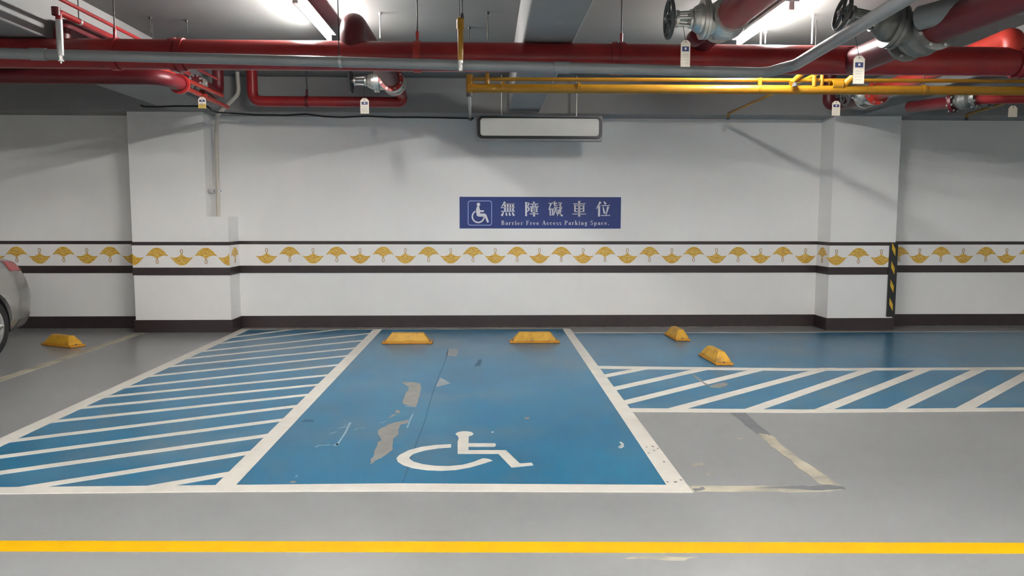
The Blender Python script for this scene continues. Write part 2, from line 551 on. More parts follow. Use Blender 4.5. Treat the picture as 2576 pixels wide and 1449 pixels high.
# long lines
Ltop = 9.52
paint([(-3.09, FY0 - 0.05), (-2.975, FY0 - 0.05), (-2.975, Ltop), (-3.09, Ltop)], 'bay_line', 'line', ZL)
paint([(-1.425, FY0 - 0.01), (-1.318, FY0 - 0.01), (-1.318, 9.47), (-1.425, 9.47)], 'bay_line', 'line', ZL)
paint([(0.942, FY0 - 0.01), (1.052, FY0 - 0.09), (1.052, 9.47), (0.955, 9.47)], 'bay_line', 'line', ZL)
paint([(-3.09, 3.802), (-1.4, 3.80), (-0.46, 3.782), (1.053, 3.722), (1.053, 3.825), (0.94, 3.831), (-0.47, 3.893), (-1.3, 3.895), (-3.09, 3.895)], 'bay_front_line', 'line', ZL + 0.0004)
paint([(-2.98, 9.44), (-1.4, 9.45), (1.06, 9.44), (1.06, 9.47), (-1.4, 9.48), (-2.98, 9.475)], 'bay_back_line', 'cream', ZL - 0.0005)
paint([(1.05, 9.085), (3.585, 9.06), (4.6, 9.10), (6.5, 9.06), (9.5, 9.06), (9.5, 9.09), (6.5, 9.095), (4.6, 9.13), (3.585, 9.095), (1.05, 9.12)], 'bay_back_line', 'line', ZL - 0.0005)
paint([(-4.26, 3.9), (-4.155, 3.9), (-4.155, 9.24), (-4.26, 9.24)], 'bay_line', 'cream', ZL)
# hatching of the left strip
hz = [(-2.975, 3.88), (-1.425, 3.88), (-1.425, 9.45), (-2.975, 9.45)]


def c2(x, y): return fl(450 + x / 3.293, 820 + y / 3.293)


HST = (((410, 1228), (0, 1300)), ((570, 1055), (0, 1145)), ((730, 910), (0, 1012)), ((860, 780), (0, 893)), ((985, 665), (0, 785)),
       ((1095, 570), (0, 685)), ((1175, 487), (0, 602)), ((1260, 407), (0, 530)), ((1345, 322), (0, 463)), ((1430, 245), (0, 393)),
       ((1490, 182), (0, 330)), ((1560, 118), (100, 268)), ((1610, 60), (260, 205)), ((1200, 45), (380, 140)), ((770, 52), (520, 85)))


def stripe(A, B, wd, region, name, m, z):
    v = (B - A).normalized()
    n = Vector((-v.y, v.x, 0)) * wd / 2
    a, b = A - v * 4, B + v * 4
    q = [(a - n).to_2d(), (b - n).to_2d(), (b + n).to_2d(), (a + n).to_2d()]
    q = clip_poly([tuple(p) for p in q], region)
    if q: paint(q, name, m, z)


for a, b in HST:
    stripe(c2(*b), c2(*a), 0.072, hz, 'hatch_stripe', 'line', ZL - 0.0002)
# right hatched strip
TL0 = fpx((1500, 921.3), (2000, 927.3), (2576, 924), (2576, 930.2), (2000, 933.5), (1500, 928.2))
BL0 = fpx((1570, 1027.7), (2030, 1031), (2576, 1022.5), (2576, 1030.4), (2030, 1038.8), (1570, 1036.6))
ext = lambda P, i, j, k: (P[i][0] + (P[i][0] - P[j][0]) / abs(P[i][0] - P[j][0]) * k, P[i][1])
TL0[2] = (9.0, TL0[2][1]); TL0[3] = (9.0, TL0[3][1])
BL0[2] = (9.0, BL0[2][1]); BL0[3] = (9.0, BL0[3][1])
paint(TL0, 'hatch_border_line', 'line', ZL + 0.0002)
paint(BL0, 'hatch_border_line', 'line', ZL + 0.0002)
rz = [(1.04, 5.39), (2.5, 5.37), (9.0, 5.38), (9.0, 6.77), (1.04, 6.93)]
RST = (((1525.9, 945.9), (1608, 929.9)), ((1548.3, 977.9), (1755.4, 932)), ((1572.9, 1013.2), (1902.7, 932)), ((1706.3, 1028), (2030, 940.6)),
       ((1896.3, 1030.2), (2183.4, 931.3)), ((2078, 1028.6), (2326.5, 930.2)), ((2261.6, 1025.2), (2465, 930)), ((2438.3, 1021.9), (2576, 947)))
for a, b in RST:
    stripe(fl(*a), fl(*b), 0.098, rz, 'hatch_stripe', 'line', ZL - 0.0002)
A_, B_ = fl(2438.3, 1021.9), fl(2576, 947)
for k in (1, 2, 3):
    stripe(A_ + Vector((0.56 * k, 0, 0)), B_ + Vector((0.56 * k, 0, 0)), 0.098, rz, 'hatch_stripe', 'line', ZL - 0.0002)
# yellow aisle line
ya, yb = [], []
for i in range(13):
    x = -9 + 18 * i / 12
    yc = 3.18 + (x + 2.08) * (3.03 - 3.18) / (2.29 + 2.08)
    ya.append((x, yc - 0.05)); yb.append((x, yc + 0.05))
paint([ya[0], ya[-1], yb[-1], yb[0]], 'aisle_line', 'yline', ZL, label='yellow line along the driving aisle')


def rag(poly, amp, n=5):
    """ragged outline between corner points"""
    out = []
    for i in range(len(poly)):
        a, b = Vector(poly[i]), Vector(poly[(i + 1) % len(poly)])
        for k in range(n):
            p = a + (b - a) * (k / n)
            d = (b - a)
            nn = Vector((-d.y, d.x)).normalized() if d.length > 0 else Vector((0, 0))
            out.append(tuple(p + nn * (random.uniform(-amp, amp) if k else 0)))
    return out


# old bay corner painted over in grey, cream paint showing through
paint(rag(fpx((1837, 1039), (1875, 1039), (1943, 1097), (1905, 1092)), 0.008), 'covered_line', 'cover', 0.0016, label='dark grey overpainted stretch of an old line')
paint(rag(fpx((1905, 1091), (1940, 1095), (2000, 1146), (2114, 1221), (2061, 1217), (1960, 1137)), 0.011, 7), 'old_bay_line', 'cream', 0.002, label='worn cream stretch of an old bay line')
paint(rag(fpx((1736, 1223), (2060, 1222), (2120, 1224), (2127, 1231), (2060, 1237), (1743, 1237)), 0.006, 12), 'old_front_line', 'cream', 0.0018, label='worn cream front line of the old bay')
paint(rag(fpx((1900, 1229), (1990, 1222.5), (2060, 1222), (2085, 1220), (2122, 1225), (2127, 1231), (2070, 1235), (1990, 1231)), 0.006), 'covered_line', 'cover', 0.0024)
paint(rag(fpx((1742, 1231), (1770, 1226), (1775, 1231), (1748, 1237)), 0.006), 'covered_line', 'cover', 0.0024)
# faint smears by the lower right
for q in (((1570, 1406), (1722, 1410), (1755, 1401), (1610, 1400)),):
    paint(rag(fpx(*q), 0.006), 'paint_smear', 'cream', 0.0012)
for q in (((1735, 1167), (1765, 1165), (1768, 1171), (1742, 1173)), ((1776, 1190), (1797, 1192), (1795, 1196), (1780, 1195)), ((1853, 1101), (1868, 1103), (1866, 1106), (1856, 1105))):
    paint(rag(fpx(*q), 0.006), 'paint_speck', 'cream', 0.0012)

# wheelchair symbol
g6 = lambda pts: fpx(*[(850 + x / 2.862, 1000 + y / 2.862) for x, y in pts])
sym = kid(MB().prism(g6([(847, 262), (870, 250), (905, 245), (940, 247), (965, 253), (977, 265), (965, 275), (942, 282), (940, 332), (1130, 332), (1138, 340), (1135, 352), (1125, 357), (940, 357), (940, 382), (1210, 382), (1310, 478), (1395, 472), (1407, 490), (1250, 507), (1155, 408), (862, 408), (862, 320), (870, 300), (865, 280), (852, 272)]), 0, ZL)
          .prism(g6([(815, 338), (700, 345), (600, 358), (510, 382), (445, 415), (422, 440), (430, 465), (470, 490), (540, 512), (640, 526), (740, 530), (850, 524), (950, 507), (1050, 478), (1115, 457), (1085, 445), (1045, 440), (980, 465), (900, 487), (800, 497), (700, 495), (610, 483), (545, 465), (515, 443), (515, 432), (545, 408), (620, 385), (720, 368), (815, 362)]), 0, ZL),
          'wheelchair_symbol', 'line', floor, 0, 'white painted wheelchair symbol')
# wear in the blue bay
g7 = lambda pts: fpx(*[(720 + x / 3.715, 840 + y / 3.715) for x, y in pts])
ZW = 0.0021
paint(rag(g7([(1070, 455), (1180, 450), (1255, 465), (1265, 500), (1245, 590), (1215, 680), (1150, 675), (1085, 650), (1110, 560), (1150, 510), (1120, 480)]), 0.007, 4), 'bare_patch', 'bare', ZW)
paint(rag(g7([(1010, 830), (1150, 805), (1140, 835), (1070, 850), (1045, 890), (1050, 940), (1000, 980), (990, 1040), (985, 1095), (930, 1130), (900, 1160), (850, 1180), (790, 1220), (790, 1175), (830, 1130), (820, 1100), (850, 1060), (850, 1020), (890, 990), (860, 945), (850, 910), (890, 880)]), 0.007, 4), 'bare_patch', 'bare', ZW)
paint(rag(g7([(1020, 725), (1045, 708), (1070, 728), (1060, 748), (1030, 748)]), 0.004, 3), 'bare_patch', 'bare', ZW)
paint(rag(g7([(945, 790), (1000, 750), (1030, 760), (990, 780)]), 0.004, 3), 'bare_patch', 'bare', ZW)
paint(g7([(1440, 410), (1540, 465), (1395, 500)]), 'bare_patch', 'pale', ZW)
paint(rag(g7([(1525, 135), (1610, 140), (1590, 215), (1495, 205)]), 0.006, 3), 'bare_patch', 'pale', ZW)
paint(rag(g7([(30, 1390), (60, 1375), (95, 1380), (80, 1398)]), 0.004, 3), 'bare_patch', 'bare', ZW)
paint(rag(g7([(130, 825), (180, 800), (250, 800), (265, 825)]), 0.006, 3), 'dark_scuff', 'dark_scuff', ZW)
paint(rag(g7([(1755, 305), (1800, 240), (1830, 240), (1815, 300)]), 0.003, 1), 'dark_scuff', 'dark_scuff', ZW)
crack = [(1512, 150), (1500, 205), (1470, 290), (1425, 400), (1380, 520), (1340, 650), (1300, 800), (1285, 850), (1240, 960), (1190, 1100), (1140, 1250), (1090, 1390)]


def scratch(pts, wd, m, z=ZW, name='scratch'):
    P = [Vector(p).to_3d() for p in pts]
    mb = MB()
    for a, b in zip(P[:-1], P[1:]):
        v = (b - a).normalized()
        n = Vector((-v.y, v.x, 0)) * wd / 2
        mb.prism([tuple((a - n).to_2d()), tuple((b - n).to_2d()), tuple((b + n).to_2d()), tuple((a + n).to_2d())], 0, z)
    return kid(mb, name, m, floor)


scratch(g7(crack), 0.007, 'dark_scuff', ZW, 'crack')
for q, wd in ((((600, 830), (545, 940), (470, 1045), (455, 1050)), 0.012), (((275, 1062), (300, 1045), (410, 1040)), 0.012), (((440, 1045), (490, 1030)), 0.025), (((1185, 750), (1160, 800), (1130, 880)), 0.01),
              (((880, 835), (940, 815)), 0.008), (((1110, 680), (1215, 684)), 0.012), (((640, 905), (660, 885), (740, 880)), 0.008), (((410, 935), (470, 915)), 0.008), (((480, 885), (600, 865)), 0.008), (((90, 1340), (103, 1325)), 0.008)):
    scratch(g7(q), wd, 'scuff')
paint(rag(g6([(2015, 360), (2040, 350), (2062, 340), (2040, 320), (2025, 322), (2045, 340), (2030, 350)]), 0.003, 2), 'white_mark', 'line', ZW)
paint(rag(g6([(2020, 365), (2055, 345), (2062, 355), (2040, 368)]), 0.003, 2), 'white_mark', 'line', ZW)
paint(rag(g6([(1102, 248), (1125, 248), (1122, 254), (1105, 254)]), 0.003, 2), 'white_mark', 'line', ZW)
paint(rag(g6([(1342, 145), (1375, 143), (1378, 157), (1348, 158)]), 0.005, 2), 'bare_patch', 'bare', ZW)
for k in range(11):
    cx_, cy_ = 0.955 + random.random() * 0.085, 3.87 + random.random() ** 1.5 * 0.65
    q_ = [(cx_ + random.uniform(0.4, 1) * 0.011 * math.cos(2 * pi * j / 6), cy_ + random.uniform(0.4, 1) * 0.014 * math.sin(2 * pi * j / 6)) for j in range(6)]
    paint(q_, 'paint_chip', 'bare', ZL + 0.0009)
# stain across the right hatching
g5 = lambda pts: fpx(*[(1480 + x / 4.684, 900 + y / 4.684) for x, y in pts])
paint(rag(g5([(1420, 335), (1500, 310), (1620, 290), (1640, 320), (1560, 360), (1440, 350)]), 0.012, 4), 'bare_patch', 'bare', ZW)
paint(rag(g5([(1235, 190), (1290, 235), (1340, 275), (1420, 330), (1390, 330), (1300, 270), (1225, 205)]), 0.008, 3), 'bare_patch', 'bare', 0.0034)
# grimy strip where floor meets wall
for a, b, y in ((PLX1 + 0.05, PRX0 - 0.05, WY), (PRX1 + 0.05, 9.5, WY), (-9.0, PLX0 - 0.05, WY)):
    top = [(a + (b - a) * k / 40, y - 0.05 - random.uniform(0, 0.03)) for k in range(41)]
    paint([(a, y - 0.018), (b, y - 0.018)] + top[::-1], 'grimy_edge', 'grime', 0.0012)


# ------------------------------------------------------------------ wheel stops
def wheel_stop(x, y, rz, L, label, zoff=0.0):
    t = thing('wheel_stop', (x, y, 0.0016), label, 'wheel stop', 'yellow rubber wheel stops')
    t.rotation_euler = (0, 0, rz)
    h, d = 0.118, 0.155
    b = MB()
    lo = [(-L / 2 + 0.03, -d / 2), (L / 2 - 0.03, -d / 2), (L / 2 - 0.03, d / 2), (-L / 2 + 0.03, d / 2)]
    mid = [(-L / 2 + 0.045, -d / 2 + 0.006), (L / 2 - 0.045, -d / 2 + 0.006), (L / 2 - 0.045, d / 2 - 0.006), (-L / 2 + 0.045, d / 2 - 0.006)]
    hi = [(-L / 2 + 0.105, -0.030), (L / 2 - 0.105, -0.030), (L / 2 - 0.105, 0.030), (-L / 2 + 0.105, 0.030)]
    vs = [(*p, 0.02) for p in lo] + [(*p, 0.045) for p in mid] + [(*p, h) for p in hi]
    fs = [(3, 2, 1, 0), (8, 9, 10, 11)]
    for r in (0, 4):
        fs += [(r + k, r + (k + 1) % 4, r + 4 + (k + 1) % 4, r + 4 + k) for k in range(4)]
    b.add(vs, fs)
    o = b.build('body', 'stop', t, 0.008)
    MB().box((-L / 2, -d / 2 - 0.008, 0), (L / 2, d / 2 + 0.008, 0.021)).build('base_flange', 'stopbase', t, 0.006)
    for s in (-1, 1):
        MB().lathe((s * (L / 2 - 0.045), 0, 0.02), (0, 0, 1), [(0, 0.016), (0.012, 0.016), (0.012, 0.0)], 12).build('anchor_bolt', 'dgrey', t)
    return t


wheel_stop(-0.89, 8.415, 0, 0.56, 'yellow wheel stop by the hatched strip in the blue wheelchair bay')
wheel_stop(0.535, 8.43, 0, 0.56, 'yellow wheel stop by the white line at the right of the wheelchair bay')
wheel_stop(-4.64, 8.335, math.radians(-27), 0.5, 'yellow wheel stop behind the silver car on the grey floor')
wheel_stop(2.23, 8.715, pi / 2 + math.radians(2), 0.5, 'yellow wheel stop set end-on, nearer the baseboard')
wheel_stop(2.255, 7.30, pi / 2 + math.radians(2), 0.55, 'yellow wheel stop set end-on beside the right hatched strip')

# ------------------------------------------------------------------ blue sign on the wall
sg = thing('wall_sign', (yp(1358, 575, WY).x, WY, yp(1358, 575, WY).z), 'blue barrier-free parking sign with white Chinese and English lettering', 'sign')
a, b = yp(1156, 495, WY), yp(1561, 575, WY)
SY = WY - 0.006
kid(MB().box((a.x, SY, b.z), (b.x, WY, a.z)), 'panel', 'signblue', sg)
s7 = lambda x, y: ((lambda p: (p.x, p.z))(yp(1150 + x / 6.133, 480 + y / 6.133, SY)))


def rrect(x0, y0, x1, y1, r, n=6):
    out = []
    for cx, cy, a0 in ((x1 - r, y1 - r, 0), (x0 + r, y1 - r, 90), (x0 + r, y0 + r, 180), (x1 - r, y0 + r, 270)):
        for k in range(n + 1):
            g = math.radians(a0 + 90 * k / n)
            out.append((cx + r * math.cos(g), cy + r * math.sin(g)))
    return out


def ring(mb, outer, inner, yb_, yf):
    n = len(outer)
    vs = [(p[0], yf, p[1]) for p in outer] + [(p[0], yf, p[1]) for p in inner] + [(p[0], yb_, p[1]) for p in outer] + [(p[0], yb_, p[1]) for p in inner]
    fs = []
    for i in range(n):
        j = (i + 1) % n
        fs += [(i, j, n + j, n + i), (2 * n + i, 2 * n + j, j, i), (n + i, n + j, 3 * n + j, 3 * n + i)]
    return mb.add(vs, fs)


ro = [s7(*p) for p in rrect(165, 152, 537, 535, 38)]
ri = [s7(*p) for p in rrect(175, 162, 527, 525, 29)]
kid(ring(MB(), ro, ri, SY, SY - 0.002), 'icon_frame', 'signrim', sg)
ic = MB()
ic.wallprism([s7(328 + 27 * math.cos(2 * pi * k / 20), 212 + 30 * math.sin(2 * pi * k / 20)) for k in range(20)], SY, SY - 0.002)
ic.wallprism([s7(*p) for p in [(302, 248), (322, 240), (342, 248), (352, 300), (415, 300), (412, 326), (355, 328), (358, 350), (428, 350), (452, 372), (490, 478), (480, 488), (465, 492), (425, 400), (325, 397), (302, 380), (290, 300)]], SY, SY - 0.002)
wo, wi = [], []
for k in range(25):
    g = math.radians(118 + (355 - 118) * k / 24)
    wo.append((325 + 102 * math.cos(g), 397 - 102 * math.sin(g)))
    wi.append((325 + 80 * math.cos(g), 397 - 80 * math.sin(g)))
for k in range(24):
    ic.wallprism([s7(*wo[k]), s7(*wo[k + 1]), s7(*wi[k + 1]), s7(*wi[k])], SY, SY - 0.002)
kid(ic, 'wheelchair_icon', 'signwhite', sg)


def quad(x0, y0, x1, y1, w0, w1=None):
    w1 = w0 if w1 is None else w1
    l = math.hypot(x1 - x0, y1 - y0) or 1
    nx, ny = -(y1 - y0) / l, (x1 - x0) / l
    return [(x0 + nx * w0 / 2, y0 + ny * w0 / 2), (x0 - nx * w0 / 2, y0 - ny * w0 / 2), (x1 - nx * w1 / 2, y1 - ny * w1 / 2), (x1 + nx * w1 / 2, y1 + ny * w1 / 2)]


def H(x0, x1, y, t=5.5): return [quad(x0, y, x1, y, t), [(x1 - 9, y), (x1, y), (x1 - 3, y + 8)]]
def V(x, y0, y1, t=14): return [quad(x, y0, x, y1, t), [(x - t / 2 - 3, y0 + 1), (x + t / 2, y0 - 3), (x + t / 2 + 3, y0 + 5), (x - t / 2, y0 + 5)]]
def D(x0, y0, x1, y1, w0=6, w1=13): return [quad(x0, y0, x1, y1, w0, w1)]


def CH(*a):
    o = []
    for q in a: o += q
    return o


HAN = [
    CH(D(30, 100, 8, 66, 13, 5), H(24, 96, 84), H(2, 98, 60), H(4, 98, 34), V(30, 84, 34, 12), V(49, 84, 34, 11), V(67, 84, 34, 11), V(85, 84, 34, 11), D(20, 28, 8, 2, 8, 15), D(38, 27, 42, 4), D(59, 27, 65, 4), D(80, 27, 92, 3, 8, 15)),
    CH(V(11, 94, 0, 13), H(10, 34, 92), D(33, 92, 22, 66, 10, 7), D(22, 66, 34, 46, 8, 13), D(34, 46, 18, 32, 12, 5), D(60, 100, 72, 90, 6, 14), H(40, 98, 84), D(56, 80, 62, 71, 6, 11), D(82, 80, 74, 70, 11, 5), H(36, 100, 66), V(50, 57, 28, 11), V(86, 57, 28, 12), H(50, 86, 56), H(50, 86, 43), H(50, 86, 29), H(36, 100, 16), V(68, 29, -2, 14)),
    CH(H(0, 36, 90), D(20, 90, 2, 44, 11, 5), V(13, 50, 4, 10), V(31, 50, 6, 10), H(13, 31, 48), H(13, 31, 8), V(44, 98, 74, 10), D(62, 92, 44, 82, 9, 4), H(42, 66, 73), D(48, 66, 40, 52, 10, 4), H(44, 66, 60), H(38, 68, 42), D(56, 60, 36, 4, 12, 4), D(56, 36, 66, 14, 4, 12), H(70, 96, 92), D(94, 92, 82, 76, 11, 5), D(76, 82, 90, 68, 5, 12), H(68, 100, 60), D(98, 62, 92, 48, 9, 4), V(84, 60, 8, 11), H(84, 98, 36), D(74, 44, 64, 0, 11, 4), D(70, 22, 102, 2, 5, 14)),
    CH(H(6, 94, 86), V(19, 74, 30, 12), V(81, 74, 30, 13), H(19, 81, 73), H(19, 81, 52), H(19, 81, 31), H(0, 100, 15), V(50, 101, -3, 15)),
    CH(D(32, 100, 0, 50, 15, 4), V(21, 68, -2, 15), D(56, 102, 70, 84, 6, 16), H(38, 100, 74), D(50, 64, 62, 18, 7, 15), D(88, 66, 72, 8, 15, 5), H(34, 102, 5)),
]
boxes = [(670, 895), (1040, 1255), (1408, 1622), (1778, 1988), (2145, 2355)]
for glyph, (xa, xb) in zip(HAN, boxes):
    mb = MB()
    for q in glyph:
        mb.wallprism([s7(xa + (xb - xa) * x / 100, 392 - (392 - 170) * y / 100) for x, y in q], SY, SY - 0.002)
    kid(mb, 'chinese_character', 'signwhite', sg)

TK, TN = 17, 6


def arc(cx, cy, rx, ry, a0, a1, n=12, tk=TK, tn=TN):
    o = []
    P = []
    for k in range(n + 1):
        g = math.radians(a0 + (a1 - a0) * k / n)
        wd = tn + (tk - tn) * abs(math.cos(g))
        P.append((cx + (rx + wd / 2) * math.cos(g), cy + (ry + tn / 2) * math.sin(g), cx + (rx - wd / 2) * math.cos(g), cy + (ry - tn / 2) * math.sin(g)))
    for p, q in zip(P[:-1], P[1:]):
        o.append([(p[0], p[1]), (p[2], p[3]), (q[2], q[3]), (q[0], q[1])])
    return o


def st(x, y0, y1, foot=True, head=True):
    o = [quad(x, y0, x, y1, TK)]
    if foot: o.append(quad(x - 16, min(y0, y1) + 3, x + 16, min(y0, y1) + 3, TN))
    if head: o.append(quad(x - 16, max(y0, y1) - 3, x + 9, max(y0, y1) - 3, TN))
    return o


LAT = {
    'B': (72, CH(st(18, 0, 100), arc(34, 75, 18, 22, -90, 90), arc(34, 27, 24, 24, -90, 90), [quad(18, 97, 36, 97, TN), quad(18, 51, 36, 51, TN), quad(18, 3, 36, 3, TN)])),
    'a': (58, CH([quad(42, 6, 42, 44, TK)], arc(28, 44, 14, 16, 0, 160), arc(26, 18, 15, 14, 60, 330), [quad(42, 4, 56, 4, TN), quad(12, 46, 20, 46, 12)])),
    'r': (50, CH(st(16, 0, 62), arc(34, 44, 16, 15, 40, 150), [quad(42, 50, 48, 50, 13)])),
    'i': (34, CH(st(17, 0, 62), [quad(17, 76, 17, 94, 18)])),
    'e': (56, CH(arc(28, 31, 18, 28, 20, 320), [quad(12, 34, 47, 34, TN)], arc(30, 36, 14, 22, 0, 90))),
    'F': (68, CH(st(18, 0, 100), [quad(18, 97, 64, 97, TN), quad(61, 97, 61, 78, TN), quad(18, 51, 46, 51, TN), quad(46, 62, 46, 40, TN)])),
    'A': (80, [quad(40, 100, 14, 2, TN), quad(38, 100, 64, 2, TK), quad(24, 34, 54, 34, TN), quad(4, 3, 26, 3, TN), quad(50, 3, 78, 3, TN)]),
    'c': (52, CH(arc(28, 31, 17, 28, 50, 315), [quad(36, 50, 46, 50, 13)])),
    's': (46, CH(arc(22, 45, 12, 13, 30, 250), arc(23, 17, 13, 14, -150, 80))),
    'P': (68, CH(st(18, 0, 100), arc(34, 73, 22, 24, -90, 90), [quad(18, 97, 36, 97, TN), quad(18, 49, 36, 49, TN)])),
    'k': (62, CH(st(16, 0, 100), [quad(22, 28, 46, 58, TN), quad(30, 38, 50, 2, TK), quad(36, 60, 58, 60, TN), quad(40, 3, 62, 3, TN)])),
    'n': (64, CH(st(16, 0, 62), arc(34, 42, 13, 16, 0, 150), st(47, 0, 44, True, False))),
    'g': (56, CH(arc(24, 40, 14, 18, 0, 360, 16), arc(26, -12, 18, 14, 0, 360, 16, 12, 7), [quad(36, 56, 52, 60, 9), quad(16, 18, 40, 8, 9)])),
    'S': (62, CH(arc(30, 74, 17, 22, 40, 255), arc(31, 27, 19, 24, -150, 85), [quad(50, 98, 50, 74, TN), quad(10, 28, 10, 2, TN)])),
    'p': (64, CH([quad(16, -28, 16, 62, TK), quad(2, -26, 32, -26, TN), quad(2, 58, 20, 58, TN)], arc(32, 31, 19, 27, -140, 140))),
    '.': (30, [quad(14, 0, 14, 16, 17)]),
}
words = 'Barrier Free Access Parking Space.'.split(' ')
GAP, SPC = 15, 48
tot = sum(sum(LAT[c][0] + GAP for c in wd) for wd in words) + SPC * (len(words) - 1) - GAP
sc = (2345 - 680) / tot
cur = 680.0
for wd in words:
    mb = MB()
    for c in wd:
        adv, qs = LAT[c]
        for q in qs:
            mb.wallprism([s7(cur + x * sc, 527 - y * 0.68) for x, y in q], SY, SY - 0.002)
        cur += (adv + GAP) * sc
    cur += SPC * sc
    kid(mb, 'english_word', 'signwhite', sg)

# ------------------------------------------------------------------ corner guard on the right pillar
ctop, cbot = yp(2250, 612, PY).z, yp(2250, 796, PY).z
cg = thing('corner_guard', (PRX1, PY, cbot), 'black rubber corner guard with yellow diagonal stripes on the right pillar', 'corner guard')
gt, gw = 0.013, 0.085
e = 0.0105
kid(MB().prism([(PRX1 - gw, PY - e), (PRX1 - gw, PY - e - gt), (PRX1 + e + gt, PY - e - gt), (PRX1 + e + gt, PY + gw), (PRX1 + e, PY + gw), (PRX1 + e, PY - e)], cbot, ctop), 'rubber_strip', 'hazk', cg, 0.004)
nst = 4
step = (ctop - cbot) / nst
for k in range(nst):
    zb = cbot + 0.07 + step * k
    yq = PY - e - gt - 0.0015
    kid(MB().wallprism([(PRX1 - 0.055, zb + 0.085), (PRX1 - 0.010, zb), (PRX1 - 0.010, zb + 0.085), (PRX1 - 0.055, zb + 0.17)], yq + 0.003, yq), 'yellow_stripe', 'hazy', cg)
    xq = PRX1 + e + gt
    kid(MB().add([(xq - 0.001, PY, zb), (xq + 0.0015, PY, zb), (xq + 0.0015, PY + 0.07, zb + 0.085), (xq + 0.0015, PY + 0.07, zb + 0.17), (xq + 0.0015, PY, zb + 0.085)], [(1, 2, 3, 4)]), 'yellow_stripe', 'hazy', cg)


# ------------------------------------------------------------------ fluorescent lamps
def lamp(x, yc, label, L=1.17):
    z = 2.95
    t = thing('batten_lamp', (x, yc, CZ), label, 'lamp', 'fluorescent batten lamps')
    y0, y1 = yc - L / 2, yc + L / 2
    hb = MB()
    hb.add([(x - 0.022, y0 - 0.02, z + 0.085), (x + 0.022, y0 - 0.02, z + 0.085), (x + 0.055, y0 - 0.02, z + 0.036), (x - 0.055, y0 - 0.02, z + 0.036),
            (x - 0.022, y1 + 0.02, z + 0.085), (x + 0.022, y1 + 0.02, z + 0.085), (x + 0.055, y1 + 0.02, z + 0.036), (x - 0.055, y1 + 0.02, z + 0.036)],
           [(0, 1, 2, 3), (7, 6, 5, 4), (0, 4, 5, 1), (1, 5, 6, 2), (2, 6, 7, 3), (3, 7, 4, 0)])
    kid(hb, 'housing', 'lamp', t)
    kid(MB().tube([(x, y0 + 0.012, z), (x, y1 - 0.012, z)], 0.017, 14), 'tube', 'tube', t)
    for yy, s in ((y0, -1), (y1, 1)):
        kid(MB().box((x - 0.02, yy - 0.012, z - 0.02), (x + 0.02, yy + 0.012, z + 0.037)), 'lamp_holder', 'lamp', t, 0.004)
    for yy in (yc - 0.35, yc + 0.35):
        kid(MB().tube([(x, yy, z + 0.084), (x, yy, CZ)], 0.008, 8), 'mount', 'galv', t)


lamp(-1.37, 6.215, 'lit fluorescent tube above the left hatched strip')
lamp(2.245, 6.25, 'lit fluorescent tube beside the upper silver gate valve')
for xx, wx in ((-6.6, 'leftmost'), (-3.2, 'far left'), (-1.37, 'left'), (0.44, 'middle'), (2.245, 'right'), (4.1, 'far right'), (7.5, 'rightmost')):
    for yy, nm in ((0.9, 'nearer aisle row'), (-1.4, 'middle aisle row'), (-4.2, 'far aisle row')):
        lamp(xx, yy, 'lit fluorescent tube overhead in the %s, %s one' % (nm, wx))


# ------------------------------------------------------------------ pipes
def rod(par, x, y, z0, z1=CZ, r=0.005, m='wire', name='hanger_rod'):
    kid(MB().tube([(x, y, z0), (x, y, z1)], r, 8), name, m, par)


def strap(par, c, ax, r, m='red', wd=0.035, name='hanger_strap'):
    """pipe clamp ring round a pipe along ax, with an ear on top"""
    c = Vector(c)
    ax = Vector(ax).normalized()
    mb = MB()
    mb.lathe(c - ax * wd / 2, ax, [(0, r + 0.001), (0, r + 0.008), (wd, r + 0.008), (wd, r + 0.001)], 24)
    side = ax.cross(Vector((0, 0, 1))).normalized()
    for s in (-1, 1):
        p = c + side * s * 0.010 + Vector((0, 0, r))
        q = c + side * s * 0.004 + Vector((0, 0, r + 0.055))
        mb.tube([p, q], 0.009, 6)
    mb.tube([c + Vector((0, 0, r + 0.03)), c + Vector((0, 0, r + 0.075))], 0.012, 8)
    kid(mb, name, m, par)


# A: big red main along the bays
AY, AZ, AR = 5.6, 2.555, 0.104
pa = thing('main_water_pipe', (0, AY, AZ), 'large red water main running across below the ceiling', 'pipe')
kid(MB().tube([(X0 + 0.01, AY, AZ + 0.004), (X1 - 0.01, AY, AZ)], AR, 32), 'pipe_run', 'red', pa)
for x in (-5.3, -2.2, 0.95, 3.95):
    kid(MB().lathe((x - 0.05, AY, AZ), (1, 0, 0), [(0, AR), (0, AR + 0.012), (0.04, AR + 0.014), (0.04, AR + 0.006), (0.06, AR + 0.006), (0.06, AR + 0.014), (0.1, AR + 0.012), (0.1, AR)], 28), 'coupling', 'red', pa)
for px in (290, 1050, 1563):
    x = yp(px, 110, AY).x
    strap(pa, (x, AY, AZ), (1, 0, 0), AR, 'ored' if px == 1050 else 'red', 0.05)
    rod(pa, x, AY, AZ + AR + 0.06)

# pale dust line / leak mark on the main is left to the paint's own variation

# B: thinner dark red pipe behind the main on the left
BYY = 6.35
bz = yp(200, 192, BYY).z
bxr = yp(405, 195, BYY).x
pb = thing('red_side_pipe', (bxr, BYY, bz), 'dark red pipe behind and below the main at the left', 'pipe')
kid(MB().tube(bend([(X0 + 0.01, BYY, bz), (bxr, BYY, bz), (bxr + 0.02, 6.72, bz)], 0.14), 0.062, 22), 'pipe_run', 'dred', pb)
strap(pb, (-4.2, BYY, bz), (1, 0, 0), 0.062, 'dred')
rod(pb, -4.2, BYY, bz + 0.1)
kid(MB().lathe((bxr + 0.02, 6.66, bz), (0, 1, 0), [(0, 0.063), (0, 0.085), (0.03, 0.085), (0.03, 0.0)], 22), 'end_flange', 'red', pb)

